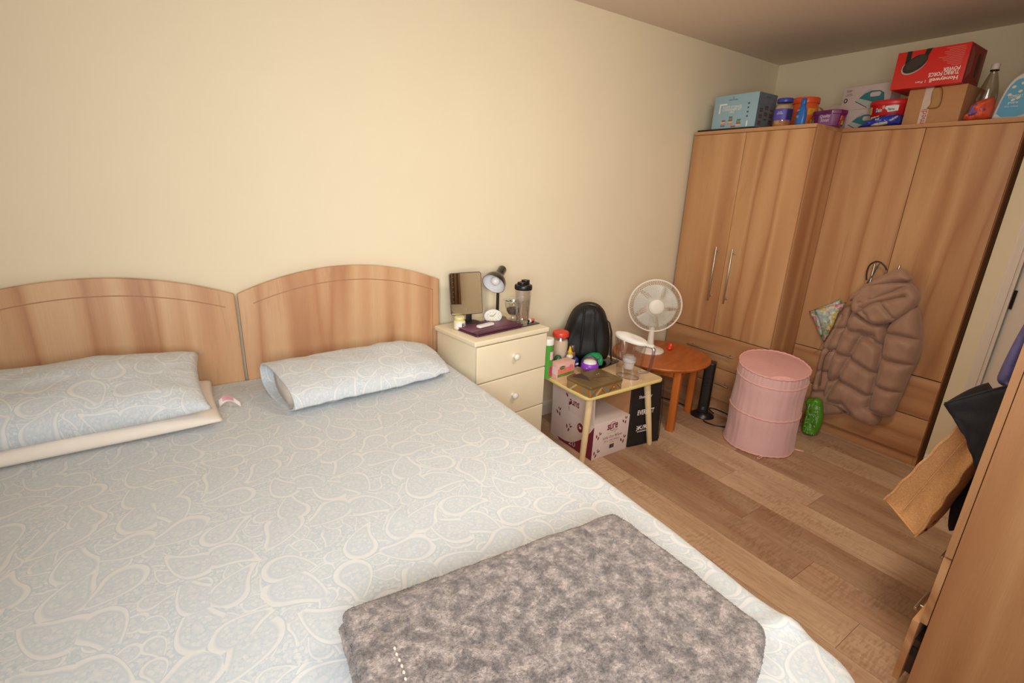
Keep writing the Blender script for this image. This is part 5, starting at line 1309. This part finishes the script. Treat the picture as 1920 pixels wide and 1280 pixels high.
decal(rt2, ell(.010, .010), on_oval(-100, .046, .133), plain('pink_dot', rgb(220, 150, 150), .5), 'pink_dot')
pkt = thing('packet', 'blue and white plastic packet, squashed under the red tub', 'packet', (3.600, -1.050, TW), -88)
pkt.scale = (.78, 1, 1)
puffy('film', [(-.150, 0), (-.10, .018), (-.05, .042), (.0, .056), (.08, .066), (.135, .066), (.145, .03), (.14, .0)], .045, plain('blue_film', rgb(36, 60, 170), .28, var=.12, vscale=30), pkt, on_y(0), .006, .03, amp=.012, nsc=26, wr=.012, back=2.2)
puffy('white_print', [(-.045, .002), (.0, .022), (.05, .026), (.10, .038), (.135, .056), (.138, .040), (.10, .018), (.06, .002)], .016, plain('silver_print', rgb(180, 176, 158), .35, var=.2, vscale=60), pkt, on_y(-.034), .005, .012, amp=.006, nsc=40, back=.6)
text(pkt, 'Pillow', .050, .010, T(-.005, -.050, .050)@RY(-14), WHITE_INK)
text(pkt, '90', .026, .013, T(.012, -.051, .036)@RY(-14), WHITE_INK)
# brown carton with tape and a hanging paper tag
bc = carton('cardboard_box', 'plain brown cardboard box with printed tape, under the red fan carton', 'box', (3.610, -1.298, TW), -92, .262, .30, .188, BROWN)
decal(bc, rrect(.038, .188, .001, -.035, .094), T(0, -.0003, 0), plain('clear_tape', rgb(206, 186, 172), .3), 'tape')
text(bc, 'medi', .075, .030, T(-.035, -.0010, .042)@RY(-90), plain('tape_red', rgb(178, 52, 44), .5))
pg = puffy('paper_bag', [(-.018, .188), (-.022, .150), (-.012, .100), (-.030, .082), (.000, .076), (.032, .080), (.036, .120), (.030, .160), (.018, .188)], .012, plain('kraft_paper', rgb(176, 134, 84), .8), bc, on_y(-.002), .006, .012, amp=.004, nsc=50)
hb = thing('fan_box', 'bright red carton of a black fan, upside down on the brown cardboard box', 'box', (3.560, -1.248, TW+.1895), -90)
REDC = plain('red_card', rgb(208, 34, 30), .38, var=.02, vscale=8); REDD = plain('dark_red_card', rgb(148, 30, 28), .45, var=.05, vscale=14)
HW, HD, HH = .325, .25, .190
MB().box((-HW/2, 0, 0), (HW/2, HD, HH)).build('box', REDC, hb, bev=.002)
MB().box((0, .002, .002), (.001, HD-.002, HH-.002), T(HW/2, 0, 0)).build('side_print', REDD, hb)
UP = T(0, -.0004, 0)
FL = lambda x_, z_: UP@T(x_, 0, z_)@RY(180)
text(hb, 'Honeywell', .122, .026, FL(.080, .030), WHITE_INK, bold=True); text(hb, '| Fan', .046, .014, FL(-.022, .026), WHITE_INK)
text(hb, 'TURBO FORCE', .132, .020, FL(.074, .055), WHITE_INK, bold=True); text(hb, 'POWER', .072, .018, FL(.104, .074), WHITE_INK, bold=True)
small = plain('faint_print', rgb(214, 120, 110), .5)
for k, (a_, b_2) in enumerate(((.118, .04), (.11, .06), (.108, .064), (.098, .08), (.096, .09), (.088, .11), (.104, .074), (.10, .085), (.098, .09), (.108, .07), (.10, .08))): decal(hb, rrect(b_2, .0026, .0008, a_+.0, .092+.0085*k), UP, small, 'small_print')
OV = (-.072, .118)
decal(hb, [[(-.118, .19), (-.095, .19), (-.095, .135), (-.118, .10)], [(-.030, .19), (-.004, .19), (-.018, .150), (-.036, .160)]], UP, BLACK, 'stand_print')
decal(hb, ell(.062, .040, *OV, 40, 32), UP, plain('fan_print_rim', rgb(176, 168, 160), .4), 'rim_print')
decal(hb, ell(.060, .037, OV[0]+.003, OV[1]+.004, 40, 32), T(0, -.0006, 0)@UP, plain('fan_print_dark', rgb(40, 36, 36), .35), 'grille_print')
decal(hb, ell(.050, .026, OV[0]+.008, OV[1]+.010, 40, 32), T(0, -.0012, 0)@UP, plain('fan_print_mid', rgb(66, 58, 54), .3, metal=.3), 'inner_print')
SH_ = T(HW/2+.0015, HD/2, 0)@RZ(90)
decal(hb, ell(.022, .058, .035, .10), SH_, plain('side_figure', rgb(60, 40, 34), .5), 'side_figure')
for k in range(4): decal(hb, rrect(.003, .15-.02*k, .001, -.095+.014*k, .10), SH_, plain('side_lines', rgb(170, 110, 96), .5), 'small_print')
decal(hb, rrect(.03, .14, .001, .10, .10), SH_, plain('side_panel_tan', rgb(140, 104, 84), .5), 'side_panel')
# bottles, orange bag, softener
wb = thing('bottle', 'tall clear plastic bottle with a white cap, behind the orange bag', 'bottle', (3.720, -1.490, TW))
MB().lathe([(0, .004), (.02, .0), (.043, .006), (.044, .03), (.041, .04), (.044, .05), (.044, .13), (.036, .18), (.020, .235), (.0145, .250), (.0145, .262)], 36, cap=False, fn=lambda a, z: 1+.02*math.cos(a*12)*(z < .18)).build('body', clear_mat('grey_pet', (.84, .83, .80, 1), .5), wb, smooth=True)
MB().lathe([(.0165, .260), (.018, .262), (.018, .284), (.016, .288), (0, .289)], 28).build('cap', plain('cap_white', rgb(224, 208, 208), .4), wb, smooth=True)
MB().lathe([(.0175, .254), (.019, .255), (.019, .259), (.0175, .260)], 24).build('neck_ring', INK, wb)
w2_ = thing('bottle', 'smaller pale bottle, half hidden behind the white softener bottle', 'bottle', (3.86, -1.622, TW))
MB().lathe([(0, 0), (.036, 0), (.038, .01), (.036, .14), (.016, .19), (.016, .205)], 28).build('body', plain('sage_plastic', rgb(150, 160, 140), .3), w2_, smooth=True)
MB().lathe([(.019, .20), (.020, .235), (0, .237)], 20).build('cap', plain('grey_cap', rgb(196, 196, 190), .4), w2_, smooth=True)
ob = thing('carrier_bag', 'crumpled orange carrier bag with a blue patch, beside the softener bottle', 'bag', (3.625, -1.508, TW), -90)
ob.scale = (.9, 1, 1)
ORF = plain('orange_film', rgb(226, 96, 64), .42, var=.12, vscale=26)
puffy('film', [(-.072, 0), (-.066, .035), (-.050, .045), (-.052, .075), (-.025, .098), (.02, .112), (.052, .108), (.058, .06), (.055, .0)], .055, ORF, ob, on_y(0), .0055, .045, amp=.03, nsc=30, wr=.03, back=.8)
puffy('blue_patch', [(-.046, .02), (-.030, .080), (-.002, .084), (-.01, .05), (.028, .058), (.040, .046), (.0, .03)], .010, plain('violet_film', rgb(110, 84, 150), .4, var=.15, vscale=40), ob, on_y(-.050), .005, .012, amp=.006, nsc=50, back=1.4)
sf = thing('softener_bottle', 'big white fabric softener bottle with a light blue label, above the jacket wardrobe', 'bottle', (3.620, -1.632, TW), -84)
WPL = plain('pearl_plastic', rgb(206, 214, 216), .35)
so = [(-.070, .0), (-.072, .015), (-.060, .100), (-.045, .165), (-.024, .200), (.010, .222), (.022, .238), (.064, .238), (.072, .215), (.090, .18), (.100, .10), (.098, .012), (.09, 0)]
mb = MB(); P_ = resample(chaikin(so, 2), .008); n = len(P_)
cxx = sum(p[0] for p in P_)/n; czz = sum(p[1] for p in P_)/n; vs = []
prof = [(.90, -.040), (.97, -.034), (1.0, -.022), (1.0, .022), (.97, .034), (.90, .040)]
for s, y_ in prof: vs += [(cxx+(a-cxx)*s, .042+y_, max(.0005, czz+(b-czz)*s)) for a, b in P_]
mb.add(vs, [tuple(range(n)), tuple(5*n+i for i in reversed(range(n)))]+[(j*n+i, j*n+(i+1) % n, (j+1)*n+(i+1) % n, (j+1)*n+i) for j in range(5) for i in range(n)])
mb.build('body', WPL, sf, smooth=True, angle=60)
MB().lathe([(.022, .236), (.024, .240), (.022, .262), (.015, .270), (.014, .292), (0, .294)], 28, T(.043, .042, 0)).build('cap', plain('softener_cap', rgb(226, 222, 224), .4), sf, smooth=True)
LBM = plain('softener_label', rgb(74, 156, 198), .45, var=.05, vscale=12)
lo2 = chaikin([(-.058, .012), (-.050, .090), (-.036, .150), (-.012, .185), (.014, .188), (.028, .160), (.026, .115), (.040, .080), (.052, .055), (.048, .012)], 1)
decal(sf, lo2, T(0, .0010, 0), LBM, 'label', .001)
for x_, z_ in ((-.018, .15), (.010, .128), (-.026, .115), (.008, .098), (.012, .165), (-.008, .090)): decal(sf, ell(.008, .0065, x_, z_, 12, 20), T(0, .0000, 0), plain('cream_petals', rgb(220, 206, 170), .5, var=.1), 'petals')
text(sf, 'COMFORT', .052, .014, T(-.002, -.0002, .106), WHITE_INK); text(sf, 'pure', .036, .012, T(-.004, -.0002, .075), WHITE_INK); text(sf, 'fabric softener', .052, .006, T(-.006, -.0002, .060), WHITE_INK)

# ------------------------------------------------------------ brown padded jacket
def jacket_mat():
    mt, nt, b = newmat('brown_nylon'); co = objco(nt)
    n = noise_tex(nt, co, 9, 3); r1 = ramp(nt, [(.3, rgb(158, 122, 100)), (.7, rgb(170, 132, 110))]); L(nt, n, r1.inputs[0]); L(nt, r1.outputs[0], b.inputs['Base Color'])
    b.inputs['Roughness'].default_value = .55; b.inputs['Specular IOR Level'].default_value = .3; b.inputs['Sheen Weight'].default_value = .25
    h = noise_tex(nt, co, 34, 4, .6, .6); bump(nt, b, h, .3, .008); return mt
JK = jacket_mat()
jt = thing('jacket', 'brown padded hooded jacket hanging from the wardrobe door handles', 'jacket', (0, 0, 0))
kw = dict(smooth=2, amp=.007, nsc=14, wr=.004)
puffy('front_panel', D['jA'], .050, JK, jt, on_x(3.545), .007, .035, seams=[D[k] for k in ('sA1', 'sA2', 'sA3', 'sA4', 'sA5')], sw=.016, sd=.65, back=.2, **kw)
puffy('body', D['jB'], .075, JK, jt, on_x(3.53), .007, .055, seams=[D['sB%s' % k] for k in ('', 2, 3, 4, 5, 6, 7, 8, 9, 10)], sw=.020, sd=.62, back=.2, **kw)
puffy('sleeve', D['jC'], .085, JK, jt, on_x(3.505), .007, .065, seams=[D[k] for k in ('sC1', 'sC2', 'sC3', 'sC4')], sw=.020, sd=.55, back=.4, **kw)
puffy('hood_inner', D['jF'], .045, JK, jt, on_x(3.455), .006, .03, seams=[[(-1.31, .98), (-1.33, .90)], [(-1.36, 1.0), (-1.40, .93)], [(-1.26, .95), (-1.30, .87)]], sw=.01, sd=.5, back=.6, **kw)
puffy('hood', D['jD'], .055, JK, jt, on_x(3.465), .006, .035, seams=[D[k] for k in ('sD1', 'sD3')]+[[(-1.20, .93), (-1.28, .98), (-1.37, 1.03), (-1.47, 1.09)], [(-1.22, .87), (-1.33, .96), (-1.47, 1.03)]], sw=.013, sd=.5, back=.6, **kw)
puffy('collar', D['jE'], .050, JK, jt, on_x(3.455), .006, .035, seams=[[(-1.20, 1.02), (-1.30, 1.06), (-1.44, 1.10)]], sw=.012, sd=.35, back=.9, **kw)
dc = MB(); pts = [(3.455, a, b) for a, b in resample(D['drawcord'], .02, False)]
dc.tube(pts, .0022, 6); dc.build('drawcord', plain('cord_brown', rgb(96, 70, 54), .6), jt, smooth=True)
tg_ = MB(); tg_.lathe([(0, 0), (.004, .001), (.004, .022), (0, .024)], 12, T(3.452, D['drawcord'][-1][0], D['drawcord'][-1][1]-.016)); tg_.lathe([(0, 0), (.006, .001), (.006, .010), (0, .012)], 12, T(3.450, -1.155, .603)@RX(60))
tg_.lathe([(0, 0), (.005, .001), (.005, .02), (0, .022)], 12, T(3.475, -1.146, .868)@RX(25)); tg_.build('metal_toggle', STEEL, jt, smooth=True)
# black looped strap and teal cord on the left handle
P_ = [(3.520, a, b) for a, b in D['loop']]
Q = resample([(a, b) for a, b in chaikin(D['loop'], 2, False)], .01, False)
st_ = MB().tube([(3.522-.012*math.sin(i/len(Q)*PI), a, b) for i, (a, b) in enumerate(Q)], .0045, 8).build('strap', plain('strap_black', rgb(42, 34, 28), .5), smooth=True); tag(st_, 'black looped strap hung over the left handle above the jacket', 'strap')
Q = resample(D['loop2'], .01, False)
c2 = MB().tube([(3.515-.004*math.sin(i*.8), a, b) for i, (a, b) in enumerate(Q)], .003, 6).build('cord', plain('teal_cord', rgb(46, 76, 88), .5), smooth=True); tag(c2, 'thin blue-grey cord running across the black looped strap', 'cord')

# ------------------------------------------------------------ floral bag behind the jacket
def floral_mat():
    mt, nt, b = newmat('floral_print'); co = mapping(nt, objco(nt), (1, 1, 1))
    v = N(nt, 'ShaderNodeTexVoronoi'); v.inputs['Scale'].default_value = 26; L(nt, co, v.inputs['Vector'])
    s = N(nt, 'ShaderNodeSeparateColor'); L(nt, v.outputs['Color'], s.inputs[0])
    base = ramp(nt, [(0, rgb(170, 206, 204)), (.28, rgb(190, 214, 206)), (.3, rgb(84, 124, 34)), (.52, rgb(118, 150, 56)), (.54, rgb(232, 230, 206)), (.74, rgb(240, 238, 220)), (.76, rgb(214, 78, 122)), (.92, rgb(226, 130, 160)), (.94, rgb(220, 180, 50)), (1, rgb(226, 190, 60))]); L(nt, s.outputs[0], base.inputs[0])
    v2 = N(nt, 'ShaderNodeTexVoronoi'); v2.inputs['Scale'].default_value = 80; L(nt, co, v2.inputs['Vector'])
    s2 = N(nt, 'ShaderNodeSeparateColor'); L(nt, v2.outputs['Color'], s2.inputs[0])
    b2 = ramp(nt, [(0, rgb(70, 110, 30)), (.4, rgb(176, 208, 200)), (.7, rgb(236, 232, 206)), (1, rgb(206, 60, 110))]); L(nt, s2.outputs[0], b2.inputs[0])
    L(nt, mixc(nt, .38, base.outputs[0], b2.outputs[0]), b.inputs['Base Color']); b.inputs['Roughness'].default_value = .3; return mt
FLO = floral_mat()
fb_ = thing('floral_bag', 'shiny flower-printed gift bag sticking out from behind the brown jacket', 'bag', (0, 0, 0))
puffy('back_panel', D['flA'], .018, FLO, fb_, on_x(3.552), .006, .03, smooth=0, amp=.006, nsc=30, back=.3)
puffy('front_panel', D['flB'], .022, FLO, fb_, on_x(3.530), .006, .03, smooth=0, amp=.008, nsc=30, back=.3)
MB().tube([(3.535, -.975, .828), (3.528, -1.0, .74), (3.530, -1.045, .655), (3.533, -1.068, .63), (3.54, -1.05, .56), (3.547, -1.02, .53)], .0018, 6).build('ribbon', plain('grey_ribbon', rgb(150, 130, 112), .5), fb_, smooth=True)

# ------------------------------------------------------------ bags hanging on the foreground wardrobe
def jute_mat():
    mt, nt, b = newmat('tan_hessian'); co = objco(nt)
    a = noise_tex(nt, mapping(nt, co, (900, 900, 120)), 1, 2); c_ = noise_tex(nt, mapping(nt, co, (120, 120, 900)), 1, 2)
    k = math_(nt, 'ADD', math_(nt, 'MULTIPLY', a, .5), math_(nt, 'MULTIPLY', c_, .5))
    r1 = ramp(nt, [(.38, rgb(188, 134, 82)), (.62, rgb(222, 170, 114))]); L(nt, k, r1.inputs[0]); L(nt, r1.outputs[0], b.inputs['Base Color'])
    b.inputs['Roughness'].default_value = .85; bump(nt, b, k, .5, .002); return mt
JUTE = jute_mat()
tt = thing('tote_bag', 'tan hessian tote bag hanging from the foreground wardrobe, seen from its side', 'bag', (0, 0, 0))
GL = D['toteL']; GS = D['toteS']
# gusset facing the camera as a solid folded side, then the two broad faces running back along the doors
back = [(y, z) for y, z in D['tote']]
topL, topR = Vector((-2.136, .892)), Vector((-2.197, .846)); botL, botR = Vector((-2.006, .520)), Vector((-2.118, .436))
def gus(u, v, depth=0):
    """u across the gusset (0 room side, 1 door side), v down"""
    l = topL.lerp(botL, v); r_ = topR.lerp(botR, v); p = l.lerp(r_, u)
    crease = (1-abs(2*u-1.0))*(.030*(1-v)**.6+.012)
    w_ = .003*noise.noise(Vector((u*4, v*7, 1)))+.004*math.sin(v*9)*(1-abs(2*u-1))
    bul = Vector((-.6, -1)).normalized()*(.012*math.sin(PI*v))*(1 if u > .5 else -.2)
    return (2.00+crease+w_, p.x+bul.x*.3, p.y)
mb = MB(); mb.sheet(gus, 24, 48)
def face(side):
    def f(u, v):
        p = gus(0 if side == 0 else 1, v); x = p[0]+u*.36
        s_ = .010*math.sin(PI*u)*(-1 if side else 1)+.005*noise.noise(Vector((u*4, v*4, side+2)))
        return (x, p[1]+s_, p[2]-.02*math.sin(PI*u)*(1-v))
    return f
mb.sheet(face(0), 24, 48); mb.sheet(face(1), 24, 48)
def bot(u, v):
    a = Vector(face(0)(u, 1)); b_3 = Vector(face(1)(u, 1)); return tuple(a.lerp(b_3, v))
mb.sheet(bot, 24, 10)
o = mb.build('body', JUTE, tt, smooth=True, angle=50, fix=False); weld(o, .001); mo = o.modifiers.new('t', 'SOLIDIFY'); mo.thickness = .003
sm = MB()
for u_ in (0, 1):
    pts = [Vector(gus(u_, k/30))+Vector((-.002, .0, .0)) for k in range(31)]
    pts = [p+Vector((.002*math.sin(i*1.1), .002*math.sin(i*.9), 0)) for i, p in enumerate(pts)]
    sm.tube(pts, .004, 6)
sm.tube([Vector(gus(.42, .04+.9*k/30))+Vector((-.003, 0, 0)) for k in range(31)], .0028, 6)
sm.build('seam_piping', JUTE, tt, smooth=True)
for y_ in (-2.14, -2.19):
    MB().tube([(2.12, y_, .86), (2.15, -2.18, 1.0), (2.19, -2.205, 1.16), (2.23, -2.18, 1.0), (2.27, y_, .86)], .006, 8).build('handle', JUTE, tt, smooth=True)
BKC = plain('black_cloth', rgb(26, 24, 27), .9, var=.12, bmp=.3, bscale=300)
ba = thing('black_bag', 'stiff black cloth bag folded over the top of the tan tote', 'bag', (0, 0, 0))
mb = MB()
q0, q1, q2, q3 = Vector((-2.098, .958)), Vector((-2.235, 1.075)), Vector((-2.235, .760)), Vector((-2.150, .895))
def bf(u, v):
    p = q0.lerp(q1, u).lerp(q3.lerp(q2, u), v); return (1.90+.10*u*0+.012*math.sin(3*u+v)+.006*noise.noise(Vector((u*5, v*5, 1))), p.x, p.y)
mb.sheet(bf, 16, 12)
def bk2(u, v):
    a = bf(0, v); return (a[0]+.38*u, a[1]-.015*u, a[2]+.01*math.sin(3*u))
mb.sheet(bk2, 14, 12)
def tp2(u, v):
    a = bf(v, 0); return (a[0]+.38*u, a[1]-.015*u*(1-v), a[2]-.03*math.sin(PI*v)*min(1, u*4))
o = mb.build('body', BKC, ba, smooth=True, angle=40, fix=False); weld(o); mo = o.modifiers.new('t', 'SOLIDIFY'); mo.thickness = .004
MB().tube([Vector(bf(u/20, 0))+Vector((-.002, .0, .002)) for u in range(21)], .003, 6).build('hem', BKC, ba, smooth=True)
bb3 = thing('black_bag', 'soft black bag hanging lowest, behind the tan tote', 'bag', (0, 0, 0))
puffy('body', [(-2.185, .83), (-2.182, .74), (-2.165, .60), (-2.140, .52), (-2.150, .44), (-2.163, .408), (-2.180, .430), (-2.205, .52), (-2.222, .70), (-2.226, .83)], .05, BKC, bb3, on_x(2.20), .006, .05, amp=.01, nsc=20, back=3.0)
gb3 = MB(); gb3.sheet(lambda u, v: (2.03+.10*v, -2.095-.040*u+.004*math.sin(9*v), .432+.030*u+.04*v), 6, 8)
o = gb3.build('packing', plain('dark_packaging', rgb(34, 38, 30), .4, var=.3, vscale=60), bb3, smooth=True); mo = o.modifiers.new('t', 'SOLIDIFY'); mo.thickness = .01
BLU = plain('slate_violet_cloth', rgb(92, 88, 136), .7, var=.08, bmp=.3, bscale=120)
bs = thing('scarf', 'slate violet cloth hanging above the black bag', 'scarf', (0, 0, 0))
puffy('cloth', [(-2.150, 1.0), (-2.152, 1.06), (-2.160, 1.15), (-2.172, 1.24), (-2.186, 1.34), (-2.21, 1.38), (-2.226, 1.30), (-2.226, 1.02), (-2.20, .99)], .03, BLU, bs, on_x(2.14), .008, .03, amp=.012, nsc=14, wr=.016, back=2.0, seams=[[(-2.185, 1.02), (-2.205, 1.35)]], sw=.010, sd=.9)
